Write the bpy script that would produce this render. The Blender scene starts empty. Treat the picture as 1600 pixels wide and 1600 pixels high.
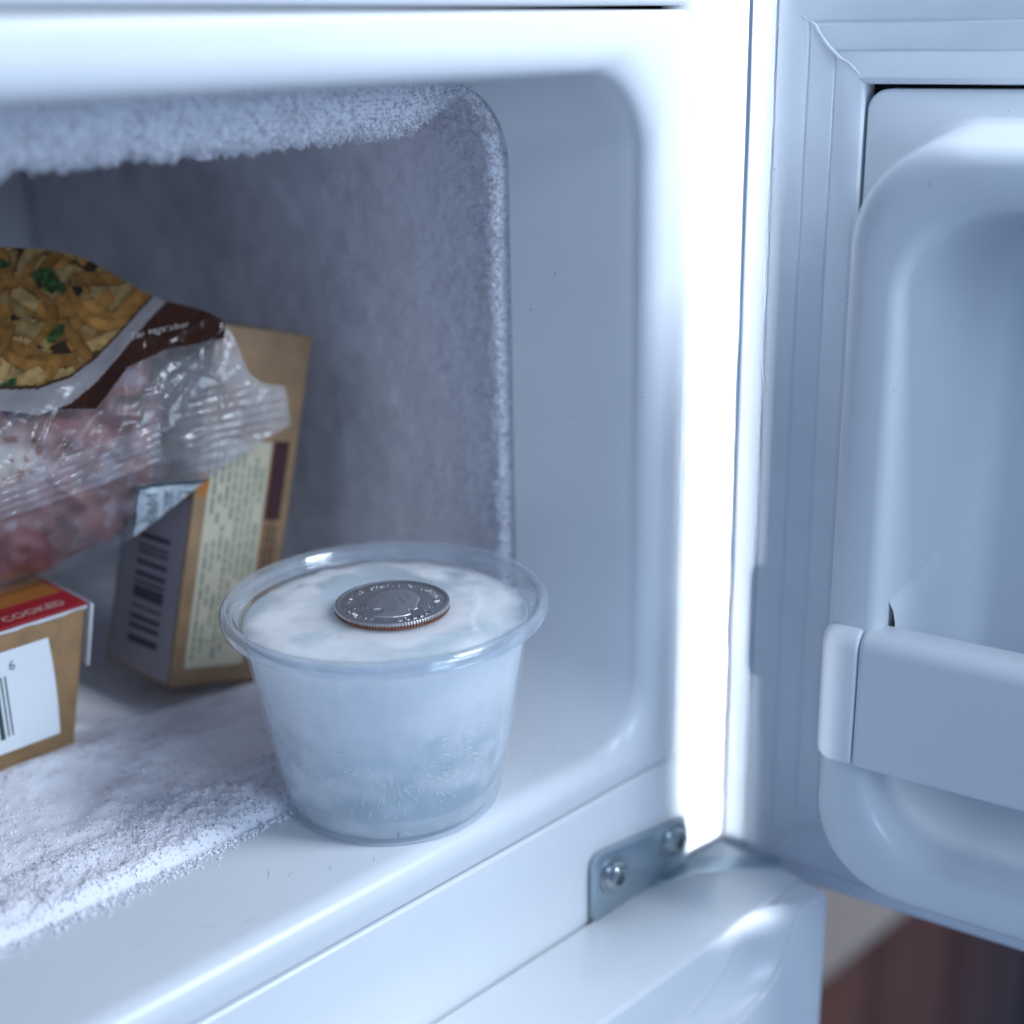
import bpy, bmesh, math, random
import numpy as np
from mathutils import Matrix, Vector

# ------------------------------------------------------------------ camera, world, lights, exposure
S = 0.001                                    # everything below is written in millimetres
sc = bpy.context.scene
C = sc.collection
cam_data = bpy.data.cameras.new('Camera')
cam = bpy.data.objects.new('Camera', cam_data); C.objects.link(cam); sc.camera = cam
ROT = Matrix(((0.70847116, 0.24118167, -0.66324959), (-0.70550366, 0.21772627, -0.67443299), (-0.01825402, 0.94574134, 0.32440733)))
M4 = ROT.to_4x4(); M4.translation = Vector((-174.287, -213.679, 158.448)) * S
cam.matrix_world = M4
cam_data.sensor_width = 36.0
cam_data.lens = 49.5
cam_data.clip_start = 0.01; cam_data.clip_end = 20.0
cam_data.dof.use_dof = True
cam_data.dof.focus_distance = 0.291
cam_data.dof.aperture_fstop = 5.9

world = bpy.data.worlds.new('World'); sc.world = world; world.use_nodes = True
bg = world.node_tree.nodes['Background']
bg.inputs[0].default_value = (0.38, 0.585, 1.0, 1); bg.inputs[1].default_value = 0.34

def area(name, loc, target, size, power, col, size_y=None):
    l = bpy.data.lights.new(name, 'AREA'); l.energy = power; l.color = col
    l.shape = 'RECTANGLE'; l.size = size * S; l.size_y = (size_y or size) * S
    o = bpy.data.objects.new(name, l); C.objects.link(o)
    o.location = Vector(loc) * S
    o.rotation_euler = (Vector(target) - Vector(loc)).to_track_quat('-Z', 'Y').to_euler()
    return o
area('key_lamp', (128, -290, 335), (20, -20, 60), 130, 1.35, (0.76, 0.87, 1.0))
area('window_light', (-40, -990, 300), (0, 0, 40), 300, 2.8, (0.63, 0.80, 1.0))
strip = area('added_strip_beam', (-197, -405, 115), (79, -24, 77), 13.5, 0.045, (0.84, 0.93, 1.0), 236)  # beam added to whiten the flange beside the door, not a real lamp
strip.data.spread = math.radians(2.0)

vs = sc.view_settings
vs.view_transform = 'Standard'; vs.look = 'None'; vs.exposure = 0.22; vs.gamma = 1.0; vs.use_curve_mapping = False
sc.cycles.max_bounces = 14; sc.cycles.transparent_max_bounces = 24
sc.cycles.diffuse_bounces = 6; sc.cycles.glossy_bounces = 5; sc.cycles.transmission_bounces = 10
sc.cycles.caustics_reflective = False; sc.cycles.caustics_refractive = False
sc.cycles.use_denoising = True

rng = np.random.default_rng(7)
random.seed(7)

# ------------------------------------------------------------------ numpy noise
def _hash(ix, iy, iz, seed):
    n = (ix.astype(np.int64) * 374761393 + iy.astype(np.int64) * 668265263 + iz.astype(np.int64) * 2147483647 + seed * 1274126177) & 0xffffffff
    n = ((n ^ (n >> 13)) * 1274126177) & 0xffffffff
    n = ((n ^ (n >> 16)) * 2246822519) & 0xffffffff
    return ((n ^ (n >> 15)) & 0xffffff) / float(0xffffff)
def vnoise(x, y, z=0.0, seed=0):
    x = np.asarray(x, float); y = np.asarray(y, float); z = np.zeros_like(x) + z
    x, y, z = np.broadcast_arrays(x, y, z)
    ix, iy, iz = np.floor(x), np.floor(y), np.floor(z)
    fx, fy, fz = x - ix, y - iy, z - iz
    fx, fy, fz = [f * f * f * (f * (f * 6 - 15) + 10) for f in (fx, fy, fz)]
    r = 0
    for dx in (0, 1):
        for dy in (0, 1):
            for dz in (0, 1):
                w = (fx if dx else 1 - fx) * (fy if dy else 1 - fy) * (fz if dz else 1 - fz)
                r = r + w * _hash(ix + dx, iy + dy, iz + dz, seed)
    return r * 2 - 1
def fbm(x, y, z=0.0, oct=4, seed=0):
    r = 0; a = 0.5
    for o in range(oct):
        k = 2.03 ** o
        r = r + a * vnoise(np.asarray(x) * k + 11.3 * o, np.asarray(y) * k - 7.7 * o, np.asarray(z) * k + 3.1 * o, seed + o); a *= 0.5
    return r
def sstep(a, b, x):
    t = np.clip((np.asarray(x, float) - a) / (b - a), 0, 1)
    return t * t * (3 - 2 * t)

# ------------------------------------------------------------------ mesh helpers
def mesh_obj(name, verts, faces, mat=None, parent=None, smooth=True, autosmooth=None):
    me = bpy.data.meshes.new(name)
    v = (np.asarray(verts, float) * S)
    me.from_pydata(v.tolist(), [], faces if isinstance(faces, list) else faces.tolist())
    me.update()
    return link_mesh(name, me, mat, parent, smooth, autosmooth)
def link_mesh(name, me, mat, parent, smooth=True, autosmooth=None):
    if smooth:
        me.shade_smooth()
        if autosmooth is not None:
            me.set_sharp_from_angle(angle=math.radians(autosmooth))
    o = bpy.data.objects.new(name, me); C.objects.link(o)
    if mat: me.materials.append(mat)
    if parent is not None: attach(o, parent)
    return o
def attach(o, parent):
    o.parent = parent
    o.matrix_parent_inverse = wm(parent).inverted()
def wm(o):
    m = Matrix.LocRotScale(o.location, o.rotation_euler, o.scale)
    if o.parent: m = wm(o.parent) @ o.matrix_parent_inverse @ m
    return m
def tag(o, label=None, cat=None, group=None, kind=None):
    if label: o['label'] = label
    if cat: o['category'] = cat
    if group: o['group'] = group
    if kind: o['kind'] = kind
    return o
def thing(name, loc, label, cat, group=None):
    o = bpy.data.objects.new(name, None); C.objects.link(o)
    o.location = Vector(loc) * S; o.empty_display_size = 0.01
    return tag(o, label, cat, group)
def grid_faces(nu, nv, closed_u=False):
    """vertices indexed [iu*nv+iv]"""
    iu = np.arange(nu if closed_u else nu - 1); iv = np.arange(nv - 1)
    a, b = np.meshgrid(iu, iv, indexing='ij'); a2 = (a + 1) % nu
    return np.stack([a * nv + b, a2 * nv + b, a2 * nv + b + 1, a * nv + b + 1], -1).reshape(-1, 4)
def loft(name, loops, mat, parent=None, cap0=False, cap1=False, smooth=True, autosmooth=None, flip=False):
    L = np.array(loops); n, m, _ = L.shape
    v = L.reshape(-1, 3); f = []
    for i in range(n - 1):
        for j in range(m):
            k = (j + 1) % m
            q = [i * m + j, i * m + k, (i + 1) * m + k, (i + 1) * m + j]
            f.append(q[::-1] if flip else q)
    if cap0: f.append(list(range(m))[::-1] if not flip else list(range(m)))
    if cap1: f.append([(n - 1) * m + j for j in range(m)] if not flip else [(n - 1) * m + j for j in range(m)][::-1])
    return mesh_obj(name, v, f, mat, parent, smooth, autosmooth)
def rrect(x0, x1, z0, z1, r, seg=10):
    pts = []
    for cx, cz, a0 in ((x1 - r, z0 + r, -90), (x1 - r, z1 - r, 0), (x0 + r, z1 - r, 90), (x0 + r, z0 + r, 180)):
        for i in range(seg + 1):
            a = math.radians(a0 + 90 * i / seg); pts.append((cx + r * math.cos(a), cz + r * math.sin(a)))
    return np.array(pts)
def box(name, lo, hi, mat, parent=None, bevel=0.0, seg=2, xf=None):
    bm = bmesh.new(); bmesh.ops.create_cube(bm, size=1)
    lo = Vector(lo); hi = Vector(hi)
    for v in bm.verts:
        v.co = Vector((lo[i] + (v.co[i] + 0.5) * (hi[i] - lo[i]) for i in range(3)))
    if bevel: bmesh.ops.bevel(bm, geom=bm.edges[:], offset=bevel, segments=seg, affect='EDGES', profile=0.5)
    return bm_obj(name, bm, mat, parent, xf, autosmooth=35)
def bm_obj(name, bm, mat, parent=None, xf=None, smooth=True, autosmooth=35):
    if xf is not None: bmesh.ops.transform(bm, matrix=xf, verts=bm.verts)
    bmesh.ops.scale(bm, vec=(S, S, S), verts=bm.verts)
    bmesh.ops.recalc_face_normals(bm, faces=bm.faces)
    me = bpy.data.meshes.new(name); bm.to_mesh(me); bm.free()
    return link_mesh(name, me, mat, parent, smooth, autosmooth)
def prism(name, pts, h0, h1, mat, parent=None, axis='z', bevel=0.0, seg=2, xf=None):
    """polygon extruded along an axis. axis z: pts=(x,y); axis y: pts=(x,z)"""
    bm = bmesh.new()
    mk = (lambda p, h: (p[0], p[1], h)) if axis == 'z' else (lambda p, h: (p[0], h, p[1]))
    a = [bm.verts.new(mk(p, h0)) for p in pts]; b = [bm.verts.new(mk(p, h1)) for p in pts]
    n = len(pts)
    bm.faces.new(a); bm.faces.new(b[::-1])
    for i in range(n): bm.faces.new((a[i], b[i], b[(i + 1) % n], a[(i + 1) % n]))
    bmesh.ops.recalc_face_normals(bm, faces=bm.faces)
    if bevel:
        e = [e for e in bm.edges if e.calc_face_angle(0) > 0.5]
        bmesh.ops.bevel(bm, geom=e, offset=bevel, segments=seg, affect='EDGES', profile=0.5)
    return bm_obj(name, bm, mat, parent, xf)
def lathe(prof, n=160):
    """profile list (r,z) -> verts, faces"""
    p = np.array(prof, float); a = np.linspace(0, 2 * math.pi, n, endpoint=False)
    v = np.stack([np.outer(np.cos(a), p[:, 0]), np.outer(np.sin(a), p[:, 0]), np.tile(p[:, 1], (n, 1))], -1).reshape(-1, 3)
    return v, grid_faces(n, len(p), True)
_font = {}
def glyph(ch):
    """vertices (2D, height about 1) and faces of one character"""
    if ch in _font: return _font[ch]
    cu = bpy.data.curves.new('t', 'FONT'); cu.body = ch; cu.size = 1.0; cu.resolution_u = 3
    cu.align_x = 'CENTER'
    o = bpy.data.objects.new('t', cu); C.objects.link(o)
    dg = bpy.context.evaluated_depsgraph_get()
    me = bpy.data.meshes.new_from_object(o.evaluated_get(dg))
    v = np.array([w.co[:2] for w in me.vertices]) if len(me.vertices) else np.zeros((0, 2))
    f = [list(p.vertices) for p in me.polygons]
    wd = (v[:, 0].max() - v[:, 0].min()) if len(v) else 0.3
    C.objects.unlink(o); bpy.data.objects.remove(o); bpy.data.meshes.remove(me)
    _font[ch] = (v, f, wd)
    return _font[ch]
def text_flat(txt, h, gap=0.12, sx=1.0):
    """a line of text as 2D verts + faces, left at x=0"""
    V = []; F = []; x = 0; n = 0
    for ch in txt:
        if ch == ' ': x += 0.35 * h * sx; continue
        v, f, w = glyph(ch)
        V.append(v * h * np.array([sx, 1]) + np.array([x + w * h * sx / 2, 0])); F += [[i + n for i in q] for q in f]; n += len(v)
        x += (w + gap) * h * sx
    return np.concatenate(V), F, x

# ------------------------------------------------------------------ materials
def new_mat(name):
    m = bpy.data.materials.new(name); m.use_nodes = True
    nt = m.node_tree; nt.nodes.clear()
    out = nt.nodes.new('ShaderNodeOutputMaterial')
    return m, nt, out
def N(nt, t, **k):
    n = nt.nodes.new(t)
    for a, b in k.items():
        if a == 'inp':
            for i, v in b.items(): n.inputs[i].default_value = v
        else: setattr(n, a, b)
    return n
def thin_fresnel(nt, ior):
    """Fresnel of a thin sheet: the same from both sides"""
    g = N(nt, 'ShaderNodeNewGeometry'); mr = N(nt, 'ShaderNodeMapRange', inp={3: ior, 4: 1.0 / ior}); nt.links.new(g.outputs['Backfacing'], mr.inputs[0])
    f = N(nt, 'ShaderNodeFresnel'); nt.links.new(mr.outputs[0], f.inputs['IOR']); return f
def ramp(nt, src, stops):
    r = nt.nodes.new('ShaderNodeValToRGB'); e = r.color_ramp.elements
    while len(e) < len(stops): e.new(0.5)
    for i, (p, c) in enumerate(stops):
        e[i].position = p; e[i].color = c if len(c) == 4 else (*c, 1)
    nt.links.new(src, r.inputs[0]); return r
def principled(name, col, rough=0.4, metal=0.0, sss=0.0, sss_scale=0.003, coat=0.0, noise=None, bump=None, specks=None, rvar=0.0, spec=0.5):
    """noise=(scale, amount) colour mottling; bump=(scale, strength, distance); specks=(scale, threshold) dirt specks"""
    m, nt, out = new_mat(name); L = nt.links
    p = N(nt, 'ShaderNodeBsdfPrincipled'); L.new(p.outputs[0], out.inputs[0])
    p.inputs['Roughness'].default_value = rough; p.inputs['Metallic'].default_value = metal
    p.inputs['Specular IOR Level'].default_value = spec
    p.inputs['Coat Weight'].default_value = coat; p.inputs['Coat Roughness'].default_value = 0.08
    if sss:
        p.inputs['Subsurface Weight'].default_value = sss; p.inputs['Subsurface Radius'].default_value = (0.8, 0.9, 1.0); p.inputs['Subsurface Scale'].default_value = sss_scale
    tc = N(nt, 'ShaderNodeTexCoord'); base = None
    rgb = N(nt, 'ShaderNodeRGB'); rgb.outputs[0].default_value = (*col, 1); base = rgb.outputs[0]
    if noise:
        n1 = N(nt, 'ShaderNodeTexNoise', inp={'Scale': noise[0], 'Detail': 5.0, 'Roughness': 0.6}); L.new(tc.outputs['Object'], n1.inputs['Vector'])
        r = ramp(nt, n1.outputs[0], [(0.3, (1 - noise[1],) * 3), (0.7, (1.0,) * 3)])
        mx = N(nt, 'ShaderNodeMix', data_type='RGBA', blend_type='MULTIPLY', inp={0: 1.0}); L.new(base, mx.inputs[6]); L.new(r.outputs[0], mx.inputs[7]); base = mx.outputs[2]
    if specks:
        v = N(nt, 'ShaderNodeTexVoronoi', inp={'Scale': specks[0], 'Randomness': 1.0}); L.new(tc.outputs['Object'], v.inputs['Vector'])
        n2 = N(nt, 'ShaderNodeTexNoise', inp={'Scale': specks[0] * 0.12, 'Detail': 3.0}); L.new(tc.outputs['Object'], n2.inputs['Vector'])
        mt = N(nt, 'ShaderNodeMath', operation='MULTIPLY'); L.new(n2.outputs[0], mt.inputs[0]); mt.inputs[1].default_value = specks[1]
        lt = N(nt, 'ShaderNodeMath', operation='LESS_THAN'); L.new(v.outputs['Distance'], lt.inputs[0]); L.new(mt.outputs[0], lt.inputs[1])
        sr = N(nt, 'ShaderNodeMath', operation='GREATER_THAN'); L.new(v.outputs['Color'], sr.inputs[0]); sr.inputs[1].default_value = 0.72
        ml = N(nt, 'ShaderNodeMath', operation='MULTIPLY'); L.new(lt.outputs[0], ml.inputs[0]); L.new(sr.outputs[0], ml.inputs[1])
        mx = N(nt, 'ShaderNodeMix', data_type='RGBA'); L.new(ml.outputs[0], mx.inputs[0]); L.new(base, mx.inputs[6]); mx.inputs[7].default_value = (0.25, 0.27, 0.30, 1); base = mx.outputs[2]
    L.new(base, p.inputs['Base Color'])
    if rvar:
        n3 = N(nt, 'ShaderNodeTexNoise', inp={'Scale': 60.0, 'Detail': 4.0}); L.new(tc.outputs['Object'], n3.inputs['Vector'])
        mr = N(nt, 'ShaderNodeMapRange', inp={3: rough - rvar, 4: rough + rvar}); L.new(n3.outputs[0], mr.inputs[0]); L.new(mr.outputs[0], p.inputs['Roughness'])
    if bump:
        nb = N(nt, 'ShaderNodeTexNoise', inp={'Scale': bump[0], 'Detail': 4.0, 'Roughness': 0.55}); L.new(tc.outputs['Object'], nb.inputs['Vector'])
        b = N(nt, 'ShaderNodeBump', inp={'Strength': bump[1], 'Distance': bump[2]}); L.new(nb.outputs[0], b.inputs['Height']); L.new(b.outputs[0], p.inputs['Normal'])
    return m

plastic = principled('white_plastic', (0.80, 0.81, 0.83), 0.30, bump=(900, 0.03, 0.0004), noise=(30, 0.05), rvar=0.06, specks=(190, 0.07), sss=0.0)
liner_mat = principled('door_liner_plastic', (0.74, 0.77, 0.80), 0.34, bump=(700, 0.04, 0.0004), noise=(22, 0.07), rvar=0.07, specks=(260, 0.09))
gasket_mat = principled('gasket_rubber', (0.72, 0.75, 0.80), 0.5, bump=(500, 0.06, 0.0004), noise=(40, 0.08), specks=(170, 0.08))
paint = principled('white_enamel', (0.84, 0.85, 0.86), 0.22, coat=0.3, bump=(1100, 0.05, 0.0003), noise=(25, 0.04), specks=(150, 0.07))
dark_gap = principled('dark_gap', (0.02, 0.02, 0.03), 0.8)
metal_liner = principled('evaporator_aluminium', (0.50, 0.51, 0.55), 0.45, metal=0.2, noise=(15, 0.15))
zinc = principled('zinc_steel', (0.50, 0.60, 0.66), 0.32, metal=0.85, noise=(60, 0.25), bump=(200, 0.08, 0.0005), rvar=0.1)
screw_mat = principled('screw_steel', (0.55, 0.60, 0.62), 0.22, metal=1.0, noise=(80, 0.3))
frost_mat = principled('frost', (0.95, 0.93, 0.97), 0.7, noise=(70, 0.05), bump=(1600, 0.15, 0.0004))
# grey metal through thin frost; also paints the darkness of the deep wall
_nt = frost_mat.node_tree; _p = [n for n in _nt.nodes if n.type == 'BSDF_PRINCIPLED'][0]; _src = _p.inputs['Base Color'].links[0].from_socket
_at = N(_nt, 'ShaderNodeAttribute', attribute_name='cover_shade'); _mx = N(_nt, 'ShaderNodeMix', data_type='RGBA', inp={6: (0.20, 0.21, 0.24, 1)})
_nt.links.new(_at.outputs['Fac'], _mx.inputs[0]); _nt.links.new(_src, _mx.inputs[7]); _nt.links.new(_mx.outputs[2], _p.inputs['Base Color'])
kraft = principled('kraft_board', (0.34, 0.20, 0.095), 0.75, noise=(260, 0.30), bump=(1500, 0.15, 0.0003))
kraft_dark = principled('kraft_board_printed', (0.31, 0.19, 0.10), 0.6, noise=(120, 0.30))
board_white = principled('white_board', (0.62, 0.63, 0.64), 0.6, noise=(300, 0.08))
sticker_white = principled('label_paper', (0.78, 0.81, 0.83), 0.45, noise=(60, 0.04))
red_print = principled('red_print', (0.34, 0.012, 0.022), 0.45, noise=(90, 0.18))
orange_print = principled('orange_print', (0.42, 0.15, 0.03), 0.5, noise=(50, 0.4))
ink = principled('dark_ink', (0.035, 0.06, 0.07), 0.6)
ink_green = principled('green_ink', (0.12, 0.17, 0.13), 0.6)
ink_grey = principled('grey_ink', (0.06, 0.06, 0.08), 0.6)
ink_pale = principled('pale_print', (0.62, 0.55, 0.48), 0.6)
cream = principled('cream_panel', (0.50, 0.45, 0.33), 0.6, noise=(80, 0.08))
maroon = principled('maroon_print', (0.05, 0.012, 0.016), 0.5)
nickel = principled('coin_nickel', (0.60, 0.59, 0.60), 0.48, metal=1.0, noise=(420, 0.22), bump=(2500, 0.10, 0.0002), rvar=0.08)
nickel_hi = principled('coin_nickel_letters', (0.66, 0.65, 0.65), 0.42, metal=1.0, noise=(600, 0.2))
copper = principled('coin_copper', (0.36, 0.16, 0.12), 0.5, metal=0.6, noise=(500, 0.3))
wood = [principled('brown_wood_%d' % i, c, 0.5, noise=(9, 0.35)) for i, c in enumerate(((0.26, 0.085, 0.045), (0.20, 0.062, 0.032), (0.13, 0.038, 0.022), (0.10, 0.036, 0.026), (0.012, 0.008, 0.010)))]
grey_top = principled('grey_worktop', (0.68, 0.50, 0.38), 0.5, noise=(20, 0.08))

# ------------------------------------------------------------------ the refrigerator
FY = -24.0
XL = -250.0
fridge = thing('mini_refrigerator', (-80, 100, -520), 'white mini refrigerator with open freezer compartment and swung out door', 'refrigerator')
# cabinet shell with the front flange around the freezer frame
def rect_loop(x0, x1, z0, z1, y, r):
    p = rrect(x0, x1, z0, z1, r, 6); return np.stack([p[:, 0], np.full(len(p), y), p[:, 1]], -1)
ls = [rect_loop(XL, 87, -518, 190, 262, 3), rect_loop(XL, 87, -518, 190, FY + 1.5, 3)]
for a in (20, 45, 70, 90):
    k = 1.5 * (1 - math.cos(math.radians(a))); q = 1.5 * (1 - math.sin(math.radians(a)))
    ls.append(rect_loop(XL + k, 87 - k, -518 + k, 190 - k, FY + q, 3))
for a in (0, 30, 60, 90):
    k = 0.8 * math.sin(math.radians(a)); q = 0.8 * (1 - math.cos(math.radians(a)))
    ls.append(rect_loop(XL + 17.8 - 0.0 + k - 0.8, 67.6 + 0.8 - k, -9.6 - 0.8 + k, 186, FY + q, 1.2))
ls.append(rect_loop(XL + 17.8, 67.6, -9.6, 186, FY + 9, 1.2))
shell = loft('cabinet_shell', ls, paint, fridge, cap0=True, autosmooth=40, flip=True)
# plate behind the grooves so that the joint reads dark
box('frame_backing', (XL + 12, FY + 8.5, -12), (70, FY + 9.5, -9.2), dark_gap, fridge)
# top trim above the freezer opening
bm = bmesh.new(); bmesh.ops.create_cube(bm, size=1)
box('top_trim', (XL + 18.5, FY - 0.6, 162.4), (66.4, FY + 8, 185.5), plastic, fridge, bevel=1.8, seg=4); bm.free()
# moulded freezer frame: outer rim, rounded lip, tapering throat
fr = []
def fl(xr, z0, z1, r, y, seg=14):
    p = rrect(XL + 18.5 + (66.9 - xr), xr, z0, z1, r, seg); fr.append(np.stack([p[:, 0], np.full(len(p), y), p[:, 1]], -1))
fl(66.8, -8.9, 161.6, 2.4, FY + 8); fl(66.8, -8.9, 161.6, 2.4, FY + 1.2)
for a in (30, 60, 90):
    k = 1.2 * (1 - math.cos(math.radians(a))); q = 1.2 * (1 - math.sin(math.radians(a)))
    fl(66.8 - k, -8.9 + k, 161.6 - k, 2.6, FY + q)
# face, then the lip: per-side positions (right x, floor z, top z)
fl(60.2, -4.6, 156.2, 9.0, FY - 0.15)
RW, RF, RT = 5.2, 4.6, 6.6
for a in range(8, 91, 8):
    t = math.radians(min(a, 90)); sn, cs = math.sin(t), math.cos(t)
    yb = FY - 0.15 + 5.4 * (1 - cs)
    fl(60.2 - RW * sn, -4.6 + RF * sn, 156.2 - RT * sn, 9.0 + 7 * sn, yb)
fl(54.6, 0.0, 149.4, 16.2, FY + 6.2)
for i in range(1, 9):
    t = i / 8; y = FY + 6.2 + t * (10 - FY - 6.2)
    fl(54.6 - 7.9 * t, 0.0, 149.4 - 1.0 * t, 16.2 + 2.0 * t, y)
fl(47.4, -0.6, 149.0, 18.0, 11.0)
loft('freezer_frame', fr, plastic, fridge, autosmooth=50, flip=True)
# inner aluminium box behind the frame
ev = []
for y, e in ((10.6, 0), (60, 0.6), (150, 1.6), (236, 2.4)):
    p = rrect(XL + 38, 48.6 + e, -1.2, 149.6 + e, 18.0, 10); ev.append(np.stack([p[:, 0], np.full(len(p), y), p[:, 1]], -1))
loft('evaporator_box', ev, metal_liner, fridge, cap1=True, autosmooth=40, flip=True)

# fine scratches and hairs on the ledge
def stroke(pts, w, z, name, mat, parent):
    pts = np.array(pts, float); d = np.gradient(pts, axis=0); nrm_ = np.stack([-d[:, 1], d[:, 0]], -1); nrm_ /= np.linalg.norm(nrm_, axis=1)[:, None] + 1e-9
    ww = w * np.sin(np.linspace(0.15, math.pi - 0.15, len(pts)))[:, None]
    a = pts + nrm_ * ww; b = pts - nrm_ * ww
    v = [(p[0], p[1], z) for p in a] + [(p[0], p[1], z) for p in b]; n = len(pts)
    return mesh_obj(name, v, [[i, i + 1, n + i + 1, n + i] for i in range(n - 1)], mat, parent, smooth=False)
scuff = principled('scuff', (0.20, 0.23, 0.27), 0.6)
for (x, y, a, L_, c) in ((-40, -6, 0.9, 4.2, 0.3), (-37, -9, 0.5, 3.0, -0.2), (-30, -13, 1.2, 2.2, 0.2), (-58, -12, -0.6, 4.0, 0.2), (-52, -16, 0.2, 3.2, 0.15), (-22, -17, 0.9, 2.0, 0.1), (36, -12, 0.4, 2.4, 0.2), (26, -16, 1.0, 1.8, -0.2), (-70, -8, 0.1, 2.6, 0.2)):
    t = np.linspace(-0.5, 0.5, 9); stroke([(x + L_ * (k * math.cos(a) - c * (k * k) * math.sin(a)), y + L_ * (k * math.sin(a) + c * (k * k) * math.cos(a))) for k in t], 0.045, 0.03, 'scratch', scuff, fridge)
# hinge bracket, screws, pin, plugged hole
def arc_poly(pts): return pts
br_pts = [(34.6, -39.6), (34.6, -25.5), (35.0, -23.9), (36.2, -22.8), (37.8, -22.4), (68.6, -26.8), (68.6, -39.6)]
br = prism('hinge_bracket', br_pts, FY - 2.4, FY - 0.5, zinc, fridge, axis='y', bevel=0.35)
hl = [(56.0, FY - 2.0), (68.2, FY - 0.6), (69.8, FY - 1.2), (86.0, -40.5), (85.4, -43.2), (82.0, -44.2), (66.5, -30.6), (56.0, -28.0)]
prism('hinge_arm', hl, -39.15, -38.75, zinc, br, axis='z', bevel=0.1)
for sx, sz in ((40.8, -29.4), (63.0, -30.0)):
    prof = [(0, -0.9), (1.4, -0.9), (1.6, -2.5), (2.0, -2.6), (2.9, -2.4), (3.4, -1.8), (3.6, -0.9), (4.7, -0.8), (4.8, 0)]
    v, f = lathe([(r, z) for r, z in prof], 36)
    f = f[:, ::-1]
    v = np.stack([v[:, 0] + sx, v[:, 2] + FY - 2.4 + 0.1, v[:, 1] + sz], -1)
    mesh_obj('screw', v, f, screw_mat, br, autosmooth=30)
v, f = lathe([(0, 0.2), (0.7, 0.1), (0.9, -0.05), (1.5, -0.25), (1.8, 0.05)], 28)
v = np.stack([v[:, 0] + 79.2, v[:, 2] + FY - 0.02, v[:, 1] - 25.6], -1)
mesh_obj('hole_plug', v, f, zinc, fridge)
box('joint_strip', (62, FY - 0.45, -27.6), (79.5, FY + 0.3, -26.6), paint, fridge, bevel=0.3)

# lower door: slab behind, front layer with a scooped finger grip
ld = box('refrigerator_door', (XL, -51.2, -517), (83.2, FY - 1.2, -39.2), paint, fridge, bevel=1.3, seg=3)
fp = [(XL, -517), (83.4, -517), (83.4, -41.5), (82.9, -40.0), (81.6, -39.2), (74.5, -39.2)]
fp += [(71.5, -39.9), (69.6, -42.6), (68.0, -46.5), (65.6, -50.8), (62.0, -54.0), (57.0, -56.4), (50.0, -58.0), (40.0, -59.0), (XL, -59.0)]
prism('door_front', fp, -58.2, -51.0, paint, ld, axis='y', bevel=0.9, seg=3)
# sloped inner wall of the grip
gv = []; gf = []
edge = [(74.5, -39.3), (71.5, -40.2), (69.6, -42.9), (68.0, -46.8), (65.6, -51.1), (62.0, -54.3), (57.0, -56.7), (50.0, -58.3), (40.0, -59.3), (XL + 2, -59.3)]
inner = [(64.0, -39.25), (61.5, -39.6), (59.4, -41.6), (57.2, -44.2), (54.0, -47.3), (50.2, -50.2), (45.6, -52.8), (39.6, -54.8), (32.0, -55.8), (XL + 2, -55.8)]
K = 7
for i in range(len(edge)):
    for k in range(K):
        t = k / (K - 1); w = t * t * (3 - 2 * t)
        gv.append((edge[i][0] + (inner[i][0] - edge[i][0]) * t, -57.2 + 5.95 * math.sin(t * math.pi / 2), edge[i][1] + (inner[i][1] - edge[i][1]) * w))
mesh_obj('grip_recess', gv, grid_faces(len(edge), K), plastic, ld)

# ------------------------------------------------------------------ freezer door, open about 102 degrees
A = math.radians(12)
D = np.array([math.sin(A), -math.cos(A), 0]); NN = np.array([-math.cos(A), -math.sin(A), 0]); P0 = np.array([87.0, -26.0, 0])
def dw(u, n, z): return P0 + np.outer(u, D) + np.outer(n, NN) + np.outer(z, [0, 0, 1])
U1 = 325.0
GZ0, GZ1 = -46.8, 172.0
def dl(u0, u1, z0, z1, r, n, seg=14):
    p = rrect(u0, u1, z0, z1, r, seg); return dw(p[:, 0], np.full(len(p), n), p[:, 1])
slab = loft('freezer_door', [dl(-4, U1 + 3, GZ0 - 0.2, GZ1 + 1.5, 3, -42, 6), dl(-4, U1 + 3, GZ0 - 0.2, GZ1 + 1.5, 3, -9, 6), dl(-3, U1 + 2, GZ0 + 0.4, GZ1 + 0.5, 3, -8, 6), dl(27.5, U1 - 28, GZ0 + 24, GZ1 - 28, 3, -8, 6), dl(28, U1 - 29, GZ0 + 25, GZ1 - 29, 3, -34, 6)], paint, fridge, cap0=True, cap1=True, autosmooth=30)
slab['label'] = 'white freezer door standing open on the right'
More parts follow.
